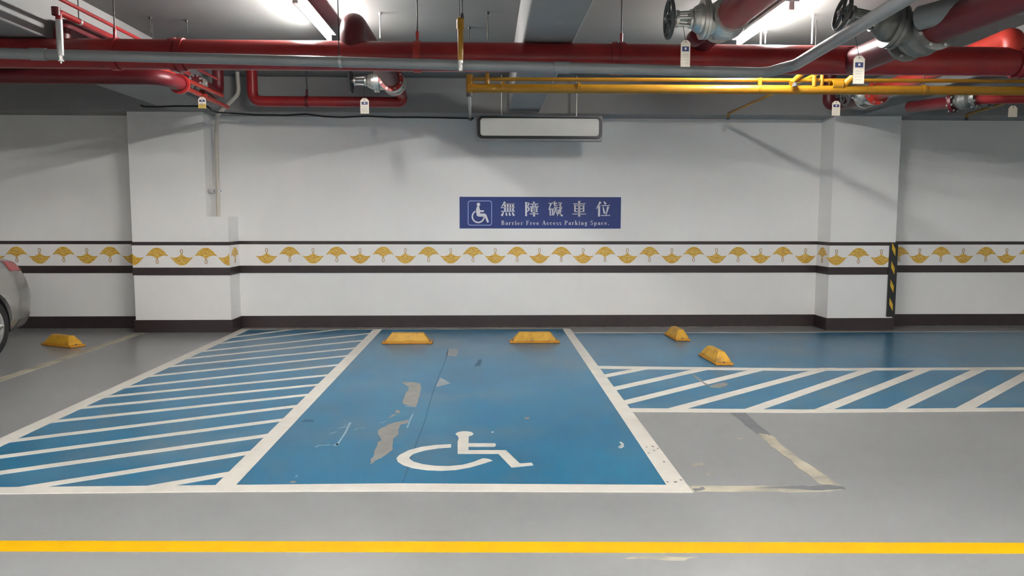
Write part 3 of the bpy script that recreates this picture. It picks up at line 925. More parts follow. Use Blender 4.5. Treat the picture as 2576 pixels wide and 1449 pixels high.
# G: grey drain pipe in front of the main, sloping to the right and turning towards the aisle
GY = 5.36
g0, g1 = yp(0, 134, GY), yp(1925, 183, GY)
sl = (g1.z - g0.z) / (g1.x - g0.x)
gl = Vector((-12.9, GY, g0.z + sl * (-12.9 - g0.x)))
g2 = Vector((g1.x - 0.02, 3.3, g1.z + 0.005))
pg = thing('grey_drain_pipe', (g1.x, GY, g1.z), 'grey plastic drain pipe sloping in front of the red main', 'pipe')
kid(MB().tube(bend([gl, g1, g1 + Vector((0.10, -0.28, 0)), g2 + Vector((0.0, 0, 0))], 0.10), 0.036, 20), 'pipe_run', 'gpipe', pg)
for f_ in (0.18, 0.42, 0.66, 0.9):
    c = gl + (g1 - gl) * f_
    kid(MB().lathe(c, (g1 - gl), [(0, 0.036), (0, 0.0415), (0.11, 0.0415), (0.11, 0.036)], 20), 'socket', 'gpipe', pg)
for f_ in (0.33, 0.55, 0.8):
    c = gl + (g1 - gl) * f_
    kid(MB().tube([c + Vector((0, 0, 0.037)), (c.x, c.y, CZ)], 0.004, 6), 'hanger_rod', 'wire', pg)
    kid(MB().lathe(c, (1, 0, 0), [(0, 0.0365), (0, 0.040), (0.02, 0.040), (0.02, 0.0365)], 18), 'hanger_ring', 'galv', pg)

# small sprinkler pipes high on the left
sp = thing('sprinkler_branch', (-3.0, 5.2, 2.8), 'thin red sprinkler pipes with a grey drop at the upper left', 'pipe')
c0 = yp(147, 30, 5.2)
c1 = zp(300, 98, c0.z)
drop = yp(147, 140, 5.2)
kid(MB().tube(bend([(c0.x, c0.y, drop.z + 0.12), c0, (c0.x + 0.01, 7.35, c0.z)], 0.03), 0.020, 14), 'branch_pipe', 'red', sp)
kid(MB().tube([(c0.x, c0.y, c0.z - 0.05), (c0.x, c0.y, drop.z)], 0.0215, 14), 'drop_pipe', 'galv', sp)
kid(MB().lathe((c0.x, c0.y, drop.z), (0, 0, -1), [(0, 0.015), (0.03, 0.012), (0.03, 0.02), (0.036, 0.02), (0.036, 0.006), (0.05, 0.006)], 14), 'sprinkler_head', 'silver', sp)
u0 = yp(165, 5, 5.2)
kid(MB().tube([(u0.x, 4.3, u0.z), (u0.x + 0.01, 8.0, u0.z)], 0.013, 12), 'upper_pipe', 'red', sp)
kid(MB().lathe((c0.x, c0.y - 0.03, c0.z), (0, 0, 1), [(-0.03, 0.026), (0.022, 0.027), (0.022, 0)], 14), 'elbow', 'dred', sp)
for yy in (5.45, 7.2):
    kid(MB().tube([(c0.x, yy, c0.z + 0.02), (c0.x, yy, CZ)], 0.004, 6), 'hanger_rod', 'wire', sp)
    kid(MB().lathe((c0.x, yy - 0.012, c0.z), (0, 1, 0), [(0, 0.021), (0, 0.025), (0.024, 0.025), (0.024, 0.021)], 14), 'hanger_ring', 'silver', sp)

# red round loop clamp on top of the main, with riser behind it
lc = yp(297, 88, 5.75)
rl = thing('red_riser', (-3.02, 5.62, AZ), 'dark red branch rising behind the main at the upper left', 'pipe')
rx = yp(172, 80, 5.95)
kid(MB().tube(bend([(-3.02, 5.62, AZ + 0.06), (-3.02, 5.62, 2.76), (-3.02, 7.0, 2.76)], 0.11), 0.055, 20), 'pipe_run', 'dred', rl)

# orange-red angle bracket that reaches to the left pillar
q0, q1 = zp(425, 203, 2.62), zp(573, 270, 2.62)
rb = thing('red_bracket_pipe', tuple(q1), 'bright red thin pipe pair reaching to the beige conduit', 'pipe')
kid(MB().tube([(q0.x, q0.y - 0.2, 2.62), q0, q1], 0.022, 12), 'lower_pipe', 'ored', rb)
w0 = zp(425, 183, 2.675)
kid(MB().tube([(w0.x, 6.4, 2.675), (w0.x + 0.03, 8.2, 2.675)], 0.019, 12), 'upper_pipe', 'ored', rb)
for k in range(3):
    yy = 6.7 + 0.6 * k
    xx = q0.x + (q1.x - q0.x) * (yy - q0.y) / max(0.1, q1.y - q0.y)
    kid(MB().tube([(xx - 0.04, yy, 2.675), (xx + 0.03, yy, 2.62)], 0.018, 8), 'clamp', 'ored', rb)
    kid(MB().tube([(xx, yy, 2.66), (xx, yy, CZ)], 0.004, 6), 'hanger_rod', 'wire', rb)


# gate valve -------------------------------------------------------
def valve(c, r, label, m='silver', flange='red', wheel='dgrey', sdir=(-1, 0, 0), pax=(0, 1, 0), wheel_r=0.125, slen=1.0, group='gate valves', ks=1.0, fr=1.55):
    c = Vector(c)
    P, Q = Vector(pax).normalized(), Vector(sdir).normalized()
    t = thing('gate_valve', tuple(c), label, 'valve', group)
    L = r * 1.5
    kid(MB().lathe(c - P * L, P, [(0, r * 0.9), (L * 0.4, r * 1.0), (L * 0.7, r * 1.28), (L, r * 1.36), (L * 1.3, r * 1.28), (L * 1.6, r * 1.0), (2 * L, r * 0.9)], 28), 'body', m, t)
    for s in (-1, 1):
        o = c + P * (s * L)
        kid(MB().lathe(o - P * 0.014, P, [(0, 0), (0, r * fr), (0.028, r * fr), (0.028, 0)], 30), 'flange', flange if s < 0 else m, t)
        bl = MB()
        a_, b_ = frame_of(P)
        for k in range(8):
            g = 2 * pi * (k + 0.5) / 8
            bp = o + (a_ * math.cos(g) + b_ * math.sin(g)) * r * (fr - 0.2)
            bl.lathe(bp - P * 0.026, P, [(0, 0), (0, 0.011), (0.052, 0.011), (0.052, 0)], 6, False)
        kid(bl, 'flange_bolts', 'galv', t)
    prof = [(0, 1.0), (0.55, 1.02), (0.55, 1.3), (0.72, 1.3), (0.72, 1.24), (0.78, 1.24), (0.78, 1.3), (0.95, 1.3), (0.95, 0.98), (1.15, 0.95), (1.45, 0.75), (1.6, 0.55), (1.6, 0.62), (1.72, 0.62), (1.72, 0)]
    kid(MB().lathe(c + Q * r * 0.7, Q, [(h_ * r * ks, w_ * r) for h_, w_ in prof], 26), 'bonnet', m, t)
    y0, y1 = r * (0.65 + 1.72 * ks), r * (0.7 + 1.72 * ks + 0.85 * slen)
    a_, b_ = frame_of(Q)
    yk = MB()
    for s in (-1, 1):
        yk.tube([c + Q * y0 + b_ * s * r * 0.42, c + Q * y1 + b_ * s * r * 0.36], r * 0.13, 8)
        yk.tube([c + Q * y0 + a_ * s * r * 0.42, c + Q * y1 + a_ * s * r * 0.36], r * 0.10, 8)
    yk.lathe(c + Q * (y1 - r * 0.1), Q, [(0, 0), (0, r * 0.55), (r * 0.2, r * 0.55), (r * 0.2, 0)], 20)
    yk.lathe(c + Q * (y1 + r * 0.1), Q, [(0, r * 0.25), (r * 0.2, r * 0.2), (r * 0.2, 0)], 14)
    kid(yk, 'yoke', m, t)
    wc = c + Q * (y1 + r * 0.5)
    kid(MB().tube([c + Q * y0, wc + Q * 0.03], r * 0.1, 10), 'stem', 'galv', t)
    hw = MB()
    pts = [wc + (a_ * math.cos(2 * pi * k / 28) + b_ * math.sin(2 * pi * k / 28)) * wheel_r for k in range(29)]
    hw.tube(pts, 0.013, 10, False)
    for k in range(5):
        g = 2 * pi * k / 5 + 0.3
        hw.tube([wc, wc + (a_ * math.cos(g) + b_ * math.sin(g)) * wheel_r], 0.011, 8)
    hw.lathe(wc - Q * 0.02, Q, [(0, 0), (0, 0.028), (0.04, 0.028), (0.04, 0)], 14)
    kid(hw, 'handwheel', wheel, t)
    return t, wc


def hang_tag(top, wdt, hgt, label, ink=True, yellow_foot=False, string_to=None, tilt=0.0):
    """card tag on a string"""
    t = thing('hang_tag', tuple(top), label, 'tag', 'card tags hanging from the valves')
    x, y, z = top
    ht = 0.003
    c = wdt * 0.28
    poly = [(x - wdt / 2, z - hgt), (x + wdt / 2, z - hgt), (x + wdt / 2, z - c), (x + wdt / 2 - c, z), (x - wdt / 2 + c, z), (x - wdt / 2, z - c)]
    kid(MB().wallprism(poly, y + ht / 2, y - ht / 2).add([(p[0], y + ht / 2, p[1]) for p in poly], [tuple(range(5, -1, -1))]), 'card', 'tag', t)
    if ink:
        kid(MB().box((x - wdt * 0.36, y - ht / 2 - 0.001, z - hgt * 0.42), (x + wdt * 0.36, y - ht / 2, z - hgt * 0.24)), 'print_block', 'tagink', t)
        kid(MB().box((x - wdt * 0.09, y - ht / 2 - 0.0018, z - hgt * 0.36), (x + wdt * 0.09, y - ht / 2 - 0.001, z - hgt * 0.28)), 'print_mark', 'tag', t)
        tl = MB()
        for k in range(4):
            zz = z - hgt * (0.55 + 0.1 * k)
            tl.box((x - wdt * 0.3, y - ht / 2 - 0.001, zz - 0.0018), (x + wdt * 0.3, y - ht / 2, zz + 0.0018))
        kid(tl, 'print_lines', 'tagtext', t)
    if yellow_foot:
        kid(MB().box((x - wdt / 2, y - ht / 2 - 0.001, z - hgt), (x + wdt / 2, y - ht / 2, z - hgt * 0.62)), 'yellow_foot', 'tagyellow', t)
    kid(MB().lathe((x, y + 0.002, z - c * 0.7), (0, -1, 0), [(0, 0), (0.0055, wdt * 0.06), (0.0055, 0)], 10), 'eyelet', 'dgrey', t)
    kid(MB().tube([(x, y, z - c * 0.7), tuple(string_to or (x, y, z + 0.08))], 0.0018, 6), 'string', 'black', t)


# V1: branch over the left of the sign: riser from the main, run to the wall, valve, return pipe
VZ = 2.79
vx = zp(1000, 222, VZ).x
r1 = thing('red_branch_pipe', (vx, AY, AZ), 'red branch rising from the main left of the centre', 'pipe')
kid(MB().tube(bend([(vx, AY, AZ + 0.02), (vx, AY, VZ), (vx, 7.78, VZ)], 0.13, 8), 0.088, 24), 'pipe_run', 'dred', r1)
v1y = 7.92
V1, wc1 = valve((vx, v1y, VZ), 0.088, 'silver gate valve with bright red flange above a card tag, left of the light box', 'silver', 'ored', 'dgrey', wheel_r=0.118, ks=1.45, slen=1.35, fr=1.4)
hz_ = yp(800, 256, 8.75).z
hx = yp(634, 200, 8.75).x
r2 = thing('red_return_pipe', (hx, 8.75, hz_), 'red pipe looping down from the ceiling to the silver valve', 'pipe')
kid(MB().tube(bend([(vx, 8.06, VZ), (vx, 8.75, VZ - 0.01), (vx, 8.75, hz_ + 0.0), (hx, 8.75, hz_), (hx, 8.75, CZ - 0.002)], 0.11, 8), 0.060, 22), 'pipe_run', 'red', r2)
xs_ = yp(772, 240, 8.75).x
strap(r2, (xs_, 8.75, hz_), (1, 0, 0), 0.060, 'dred', 0.03)
rod(r2, xs_, 8.75, hz_ + 0.11)
tg = yp(917, 247, 7.9)
hang_tag((tg.x, tg.y, tg.z), 0.088, 0.155, 'cream tag hanging from the valve left of the light box', string_to=(tg.x, tg.y, VZ - 0.03))

# V0: partly hidden valve on the far left with its riser
v0 = yp(500, 207, 7.75)
V0, _ = valve((v0.x, v0.y, v0.z), 0.045, 'silver gate valve partly hidden behind the bright red pipe pair', 'silver', 'dred', 'dgrey', wheel_r=0.065, ks=0.8, slen=0.3, fr=1.35)
rx0 = v0.x
r3 = thing('red_corner_riser', (rx0, 8.3, 2.6), 'dark red riser beside the left ceiling beam', 'pipe')
kid(MB().tube(bend([(v0.x, v0.y + 0.07, v0.z), (v0.x, 8.3, yp(541, 240, 8.3).z), (v0.x, 8.3, CZ - 0.002)], 0.11, 8), 0.058, 20), 'pipe_run', 'dred', r3)
tg = yp(508, 244, 7.7)
hang_tag((tg.x, tg.y, tg.z), 0.075, 0.11, 'cream and yellow tag by the notched pillar', True, True, (tg.x, tg.y + 0.04, v0.z - 0.03))

# V2: large silver valve high on the right, pipe coming towards the viewer
V2Y = 4.98
v2 = yp(1826, 49, V2Y)
V2, wc2 = valve((v2.x, v2.y, v2.z), 0.098, 'large silver gate valve beside the right lit tube', 'silver', 'silver', 'dgrey', wheel_r=0.118, fr=1.18)
r4 = thing('red_high_pipe', (v2.x, 4.8, v2.z), 'red pipe running towards the aisle beside the right lit tube', 'pipe')
kid(MB().tube([(v2.x, V2Y - 0.16, v2.z), (v2.x, 3.27, v2.z)], 0.1, 26), 'pipe_run', 'red', r4)
r5 = thing('red_drop_pipe', (v2.x, AY, AZ), 'short dark red bend joining the large silver valve to the main', 'pipe')
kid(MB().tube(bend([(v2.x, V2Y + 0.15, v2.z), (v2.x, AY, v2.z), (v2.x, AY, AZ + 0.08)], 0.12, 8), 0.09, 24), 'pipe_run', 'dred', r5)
cpx = yp(1748, 97, 5.2)
kid(MB().lathe((cpx.x, 5.12, cpx.z), (0, 1, 0), [(0, 0), (0, 0.045), (0.01, 0.055), (0.09, 0.055), (0.09, 0)], 22), 'end_cap', 'dred', r5)
kid(MB().tube([(cpx.x, 5.2, cpx.z), (v2.x, 5.35, v2.z - 0.02)], 0.04, 12), 'side_outlet', 'dred', r5)
tg = yp(1725, 101, 4.86)
hang_tag((tg.x, tg.y, tg.z), 0.060, 0.165, 'cream tag hanging in front of the red main below the large silver valve', string_to=(tg.x + 0.01, V2Y, v2.z - 0.03))

# V3: big dark valve group at the upper right
v3 = yp(2318, 84, 4.7)
V3, wc3 = valve((v3.x, v3.y, v3.z), 0.105, 'big dark grey gate valve at the upper right under the sloping grey pipe', 'mgrey', 'mgrey', 'dgrey', sdir=(-0.94, 0.0, 0.22), wheel_r=0.1, ks=1.35, slen=1.6, fr=1.3)
r6 = thing('red_upper_pipe', tuple(v3), 'thick dark red pipe running to the aisle from the big dark valve', 'pipe')
kid(MB().tube([(v3.x, v3.y - 0.17, v3.z), (v3.x + 0.03, 3.27, v3.z)], 0.098, 24), 'pipe_run', 'dred', r6)
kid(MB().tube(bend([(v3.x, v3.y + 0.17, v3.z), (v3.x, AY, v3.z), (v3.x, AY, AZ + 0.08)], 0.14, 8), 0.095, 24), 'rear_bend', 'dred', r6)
r7 = thing('grey_upper_duct', (v3.x + 0.35, 4.3, v3.z + 0.1), 'grey pipe above the red bend at the upper right', 'pipe')
d0, d1 = yp(2375, 28, 4.35), yp(2560, 2, 4.0)
kid(MB().tube(bend([(d0.x - 0.05, d0.y + 0.15, d0.z), d0 + Vector((0.05, -0.05, 0)), (d1.x, d1.y, d1.z), (d1.x + 0.9, d1.y - 0.1, d1.z), (12.9, d1.y - 0.1, d1.z)], 0.1), 0.07, 24), 'pipe_run', 'gpipe', r7)
tg = yp(2162, 140, 4.55)
hang_tag((tg.x, tg.y, tg.z), 0.068, 0.165, 'larger cream tag hanging below the big dark grey valve', string_to=(tg.x + 0.03, v3.y, v3.z + 0.02))

# V4 and V5: branches on the right that run back to the wall
v4 = yp(2192, 238, 8.0)
r8 = thing('red_right_branch', (v4.x, AY, AZ), 'red branch running back to the wall at the far right', 'pipe')
e8 = yp(2550, 94, AY)
kid(MB().tube(bend([(e8.x, AY, AZ + 0.05), (e8.x, AY, e8.z), (v4.x, v4.y - 0.14, v4.z)], 0.11, 8), 0.080, 24), 'pipe_run', 'ored', r8)
V4, _ = valve(tuple(v4), 0.080, 'silver gate valve below the yellow gas pipes by the right pillar', 'silver', 'ored', 'dgrey', wheel_r=0.11, slen=0.6)
z4 = yp(2080, 262, 8.7).z
x4 = yp(2085, 262, 8.7).x
r9 = thing('red_right_return', (x4, 8.7, z4), 'dark red bend behind the right silver valve', 'pipe')
kid(MB().tube(bend([(v4.x, v4.y + 0.13, v4.z), (v4.x, 8.7, v4.z), (v4.x - 0.02, 8.7, z4), (x4, 8.7, z4), (x4, 8.7, CZ - 0.002)], 0.1, 8), 0.070, 22), 'pipe_run', 'dred', r9)
tg = yp(2104, 254, 7.85)
hang_tag((tg.x, tg.y, tg.z), 0.085, 0.15, 'cream tag hanging over the top of the right pillar', string_to=(tg.x + 0.12, v4.y, v4.z - 0.03))
v5 = yp(2425, 252, 6.95)
V5, _ = valve(tuple(v5), 0.064, 'grey gate valve at the far right below the gas pipes', 'mgrey', 'dred', 'dgrey', sdir=(0.95, -0.3, 0.1), pax=(0.6, -0.8, 0.08), wheel_r=0.085, slen=0.6)
r10 = thing('red_far_right_pipe', tuple(v5), 'dark red pipe slanting into the far right grey valve', 'pipe')
e0 = yp(2290, 269, 7.75)
kid(MB().tube([e0, v5 + Vector((-0.05, 0.07, -0.006))], 0.058, 20), 'pipe_run', 'dred', r10)
kid(MB().tube(bend([v5 + Vector((0.06, -0.075, 0.007)), v5 + Vector((0.20, -0.18, 0.0)), v5 + Vector((1.8, -0.15, 0.02)), Vector((12.9, v5.y - 0.15, v5.z + 0.02))], 0.1), 0.058, 20), 'pipe_run', 'red', r10)
tg = yp(2549, 266, 6.76)
hang_tag((tg.x, tg.y, tg.z), 0.08, 0.10, 'short blank cream tag at the far right edge', False, False, (tg.x, tg.y, v5.z + 0.08))
# ---- yellow gas pipes
YY = 6.5
ya_ = yp(1180, 222, YY)
yb_ = yp(2130, 213, YY)
YZ = ya_.z
p1 = thing('thick_gas_pipe', (ya_.x, YY, YZ), 'thick yellow gas pipe above the hanging light box', 'pipe')
kid(MB().tube([(ya_.x, YY, YZ), (12.9, YY, YZ + 0.03)], 0.038, 22), 'pipe_run', 'yellow', p1)
kid(MB().lathe((ya_.x - 0.01, YY, YZ), (1, 0, 0), [(0, 0), (0, 0.043), (0.06, 0.043), (0.06, 0.038)], 22), 'end_coupling', 'yellow', p1)
kid(MB().tube([(ya_.x + 0.005, YY, YZ - 0.04), (ya_.x + 0.005, YY, yp(1180, 188, YY).z)], 0.03, 16), 'upright', 'yellow', p1)
kid(MB().lathe((ya_.x + 0.005, YY, YZ - 0.07), (0, 0, 1), [(0, 0), (0, 0.03), (0.05, 0.03), (0.05, 0)], 14), 'union', 'dgrey', p1)
jn = yp(2105, 215, YY)
kid(MB().lathe((jn.x - 0.05, YY, jn.z - 0.0), (1, 0, 0), [(0, 0.038), (0, 0.047), (0.09, 0.047), (0.09, 0.038)], 20), 'tee', 'yellow', p1)
kid(MB().tube([(jn.x + 0.06, YY, jn.z), (jn.x + 0.12, YY - 0.08, yp(2135, 192, YY).z)], 0.03, 14), 'riser', 'yellow', p1)
for px in (2000,):
    c = yp(px, 205, YY)
    kid(MB().tube([(c.x - 0.06, YY - 0.07, c.z - 0.03), (c.x, YY - 0.02, c.z + 0.02), (c.x + 0.06, YY - 0.01, c.z + 0.07)], 0.022, 12), 'cross_fitting', 'yellow', p1)
    kid(MB().lathe((c.x - 0.03, YY - 0.075, c.z - 0.055), (0, 0, 1), [(0, 0), (0, 0.022), (0.03, 0.022), (0.03, 0)], 12), 'union', 'dgrey', p1)
for px in (1262, 1452, 1905, 2320):
    c = yp(px, 215, YY)
    kid(MB().lathe((c.x, YY, YZ + 0.012), (1, 0, 0), [(0, 0.039), (0, 0.044), (0.026, 0.044), (0.026, 0.039)], 18), 'hanger_strap', 'yellow', p1)
    if px > 1500: rod(p1, c.x + 0.015, YY, YZ + 0.05, r=0.004)
p2 = thing('thin_gas_pipe', (ya_.x, YY, yp(1225, 199, YY).z), 'thin yellow gas pipe above the thick one', 'pipe')
tz = yp(1225, 199, YY).z
kid(MB().tube([(ya_.x, YY + 0.005, tz), (12.9, YY + 0.005, tz + 0.05)], 0.016, 14), 'pipe_run', 'yellow', p2)
for px in (1226, 1910, 2046):
    c = yp(px, 199, YY)
    kid(MB().tube([(c.x, YY - 0.02, tz - 0.045), (c.x, YY - 0.02, tz + 0.045)], 0.018, 10), 'clamp', 'yellow', p2)
    rod(p2, c.x, YY - 0.02, tz + 0.04, r=0.004)
for pa_, pb_, lb in (((1173, 236), (1183, 288), 'thin dull yellow branch pipe dropping back beside the light box'),
                     ((1985, 218), (1832, 286), 'thin yellow branch pipe running back to the wall right of the light box'),
                     ((2560, 250), (2432, 288), 'thin yellow branch pipe running back at the far right')):
    q = yp(*pb_, 9.1)
    dv = zp(*pa_, q.z) - q
    n_ = q + dv * ((YY - q.y) / dv.y)
    if pa_[0] < 1500: n_ = Vector((ya_.x, YY, YZ - 0.06))
    t = thing('gas_branch_pipe', tuple(q), lb, 'pipe', 'thin gas branches')
    kid(MB().tube(bend([Vector((n_.x, n_.y, YZ + 0.035)), n_, q, q + Vector((0, 0.0, -0.06))], 0.03), 0.016, 12), 'pipe_run', 'yellow' if pa_[0] > 1500 else 'conduit', t)
    kid(MB().lathe(q + Vector((0, 0, -0.07)), (0, 0, 1), [(0, 0), (0, 0.02), (0.03, 0.02), (0.03, 0)], 12), 'end_fitting', 'dgrey', t)

# yellow drop in front of the main
yc = yp(1158, 50, 5.2)
yd = yp(1158, 152, 5.2)
ye = yp(1158, 178, 5.2)
yt = thing('yellow_drop_pipe', (yc.x, 5.2, yd.z), 'short upright yellow pipe hanging in front of the red main', 'pipe')
kid(MB().lathe((yc.x, 5.2, yd.z), (0, 0, 1), [(0, 0), (0, 0.019), (yc.z - yd.z - 0.06, 0.021), (yc.z - yd.z - 0.06, 0.026), (yc.z - yd.z, 0.026), (yc.z - yd.z + 0.012, 0.018), (yc.z - yd.z + 0.012, 0)], 18), 'sleeve', 'yellow', yt)
kid(MB().lathe((yc.x, 5.2, yd.z), (0, 0, -1), [(0, 0.017), (0.02, 0.017), (0.02, 0.012), (0.05, 0.013), (0.05, 0.018), (yd.z - ye.z, 0.015), (yd.z - ye.z, 0)], 16), 'end_fitting', 'silver', yt)
rod(yt, yc.x + 0.012, 5.21, yc.z, r=0.004)
rod(yt, yc.x - 0.008, 5.21, yc.z, r=0.003)
kid(MB().lathe((yc.x + 0.01, 5.2, yc.z + 0.012), (0, 0, 1), [(0, 0), (0, 0.016), (0.03, 0.012), (0.03, 0)], 12), 'hook', 'dgrey', yt)


# ---- loose hanger rods against the ceiling
def rod_thing(px, ptop, ybot, m, r, label):
    c = zp(px, ptop, CZ - 0.001)
    zb = 1.4 + (548 - ybot) / 1900 * c.y
    t = thing('ceiling_rod', (c.x, c.y, CZ), label, 'rod', 'hanger rods fixed in the ceiling')
    kid(MB().tube([(c.x, c.y, max(zb, 2.72)), (c.x, c.y, CZ)], r, 8), 'threaded_rod', m, t)
    kid(MB().lathe((c.x, c.y, CZ), (0, 0, -1), [(0, 0.014), (0.02, 0.014), (0.02, 0)], 10), 'anchor', m, t)


rod_thing(956, 32, 112, 'galv', 0.006, 'pale hanger rod right of the red riser at the ceiling')
rod_thing(470, 50, 104, 'wire', 0.004, 'lone thin hanger rod left of the left lamp')
rod_thing(378, 43, 104, 'wire', 0.004, 'short thin rod above the bright red pipe pair')
rod_thing(1180, 68, 112, 'wire', 0.0035, 'thin short rod just right of the upright yellow pipe')
rod_thing(1227, 30, 112, 'wire', 0.003, 'very thin long rod left of the middle beam')
rod_thing(1926, 78, 116, 'lamp', 0.006, 'white rod just right of the right lit tube')
rod_thing(2045, 37, 116, 'lamp', 0.007, 'white rod beside the sloping grey pipe')

# ------------------------------------------------------------------ hanging light box
LY = 9.02
la, lb_ = yp(1197, 290, LY), yp(1515, 355, LY)
lx = thing('light_box', ((la.x + lb_.x) / 2, LY, lb_.z), 'unlit white light box with black rim hanging before the wall', 'light box')
kid(MB().box((la.x, LY, lb_.z), (lb_.x, LY + 0.13, la.z)), 'housing', 'box', lx, 0.004)
fa, fb = yp(1202, 292.5, LY), yp(1513, 349.5, LY)
o_ = rrect(fa.x, fb.z, fb.x, fa.z, 0.055, 8)
i_ = rrect(fa.x + 0.03, fb.z + 0.03, fb.x - 0.03, fa.z - 0.022, 0.035, 8)
kid(ring(MB(), o_, i_, LY, LY - 0.022), 'rim', 'boxblack', lx, 0.004)
kid(MB().wallprism(i_, LY - 0.001, LY - 0.010), 'front_panel', 'acrylic', lx)
for px in (1262, 1450):
    x = yp(px, 290, LY + 0.06).x
    kid(MB().tube([(x, LY + 0.06, la.z - 0.002), (x, LY + 0.06, CZ)], 0.009, 12), 'hanging_tube', 'silver', lx)

# ------------------------------------------------------------------ cables and conduit on the wall
cb = thing('slack_cable', (-1.5, 9.1, BZ - 0.05), 'slack black cable strung under the edge beam to the light box', 'cable')
cp = [(572, 284), (640, 289), (720, 290), (770, 287), (815, 293), (860, 295), (920, 292), (985, 295), (1050, 295), (1110, 296), (1150, 297), (1192, 298)]
pts = [yp(x, y, 9.2 if x < 1150 else 9.12) for x, y in cp]
kid(MB().tube(bend(pts, 0.2, 3), 0.010, 8), 'cable_run', 'black', cb)
cb2 = thing('pillar_cable', (-3.9, 9.2, 2.7), 'short black cable across the top of the left pillar', 'cable')
kid(MB().tube([yp(x, y, d) for x, y, d in ((354, 265, 8.38), (362, 268, 8.38), (390, 269, 8.38), (440, 267, 8.36), (490, 267, 8.36), (520, 267, 8.36), (527, 272, 8.4), (532, 278, 8.45), (545, 283, 8.6), (572, 284, 9.0), (580, 285, 9.19))], 0.010, 8), 'cable_run', 'black', cb2)
cd = thing('beige_conduit', (PLN + 0.1, PY + 0.1, LEDGE), 'beige electrical conduit bent down the notch of the left pillar', 'conduit')
CYY = 9.2
k0 = [yp(597, 178, 9.0), yp(601, 236, 9.0), yp(595, 248, 9.0), yp(566, 272, 9.05), yp(549, 287, 9.12), yp(543, 303, 9.2), yp(543, 325, 9.40), yp(549.5, 545, 9.40)]
k0[0].z = 2.95
kid(MB().tube(bend([Vector((k0[0].x, k0[0].y, CZ)), k0[1], yp(548, 287, 9.1), yp(544, 330, 9.40), yp(549.5, 547, 9.40)], 0.12, 8), 0.024, 16), 'pipe_run', 'conduit', cd)
kx = yp(549, 480, 9.38)
kid(MB().box((PLN - 0.001, 9.36, kx.z - 0.03), (PLN + 0.06, 9.44, kx.z + 0.02)), 'wall_clip', 'galv', cd, 0.005)
kid(MB().lathe((kx.x, 9.40, kx.z - 0.012), (0, 0, 1), [(0, 0.0245), (0, 0.028), (0.024, 0.028), (0.024, 0.0245)], 16), 'clip_ring', 'galv', cd)


# ------------------------------------------------------------------ silver car parked tail to the wall
def lerp(x, xs_, ys_):
    if x <= xs_[0]: return ys_[0]
    for i in range(len(xs_) - 1):
        if x <= xs_[i + 1]:
            q = (x - xs_[i]) / (xs_[i + 1] - xs_[i])
            q = q * q * (3 - 2 * q) * 0.5 + q * 0.5
            return ys_[i] + (ys_[i + 1] - ys_[i]) * q
    return ys_[-1]


CARX, CARY = -5.70, 8.50          # centre line and tail
HWID = 0.885
TS = [0.0, 0.06, 0.16, 0.32, 0.6, 1.0, 1.6, 2.4, 3.2, 3.8, 4.15, 4.35, 4.42]
WS = [0.42, 0.60, 0.74, 0.83, 0.875, HWID, HWID, HWID, 0.88, 0.86, 0.78, 0.62, 0.45]
ZT = [0.93, 0.945, 0.965, 0.985, 1.0, 1.0, 0.98, 0.97, 0.95, 0.88, 0.80, 0.70, 0.62]
ZBm = [0.24, 0.22, 0.20, 0.19, 0.18, 0.18, 0.18, 0.18, 0.18, 0.19, 0.20, 0.22, 0.24]
VH = [0.0, 0.10, 0.22, 0.40, 0.55, 0.72, 0.84, 0.93, 0.975, 1.0, 1.0]     # height share
VW = [0.80, 0.93, 0.985, 1.0, 0.998, 0.975, 0.945, 0.90, 0.82, 0.55, 0.0]     # width share
VO = [0.10, 0.05, 0.015, 0.0, 0.005, 0.06, 0.12, 0.17, 0.20, 0.21, 0.21]      # how far the tail leans forward


def car_pt(t, v, side, off=0.0):
    n = len(VH) - 1
    vv = [i / n for i in range(n + 1)]
    zt, zb = lerp(t, TS, ZT), lerp(t, TS, ZBm)
    hw = lerp(t, TS, WS)
    z = zb + (zt - zb) * lerp(v, vv, VH)
    x = hw * lerp(v, vv, VW)
    o = lerp(v, vv, VO) * max(0.0, 1 - t / 1.1) + 0.10 * lerp(v, vv, VO) * max(0.0, (t - 3.6) / 0.8) * -1
    return Vector((CARX + side * (x + off), CARY - t - o + off * max(0, 1 - t / 0.3), z))


def car_patch(t0, t1, v0, v1, nt, nv, off, sides=(1, -1), thick=0.0):
    mb = MB()
    for s in sides:
        vs, fs = [], []
        for i in range(nt + 1):
            for j in range(nv + 1):
                vs.append(car_pt(t0 + (t1 - t0) * i / nt, v0 + (v1 - v0) * j / nv, s, off))
        for i in range(nt):
            for j in range(nv):
                q = (i * (nv + 1) + j, (i + 1) * (nv + 1) + j, (i + 1) * (nv + 1) + j + 1, i * (nv + 1) + j + 1)
                fs.append(q if s > 0 else q[::-1])
        mb.add(vs, fs, True)
    return mb


car = thing('silver_car', (CARX, CARY - 2.2, 0), 'silver car parked tail to the wall at the left edge', 'car')
NT, NV = 66, 30
body = car_patch(0, 4.42, 0, 1, NT, NV, 0)
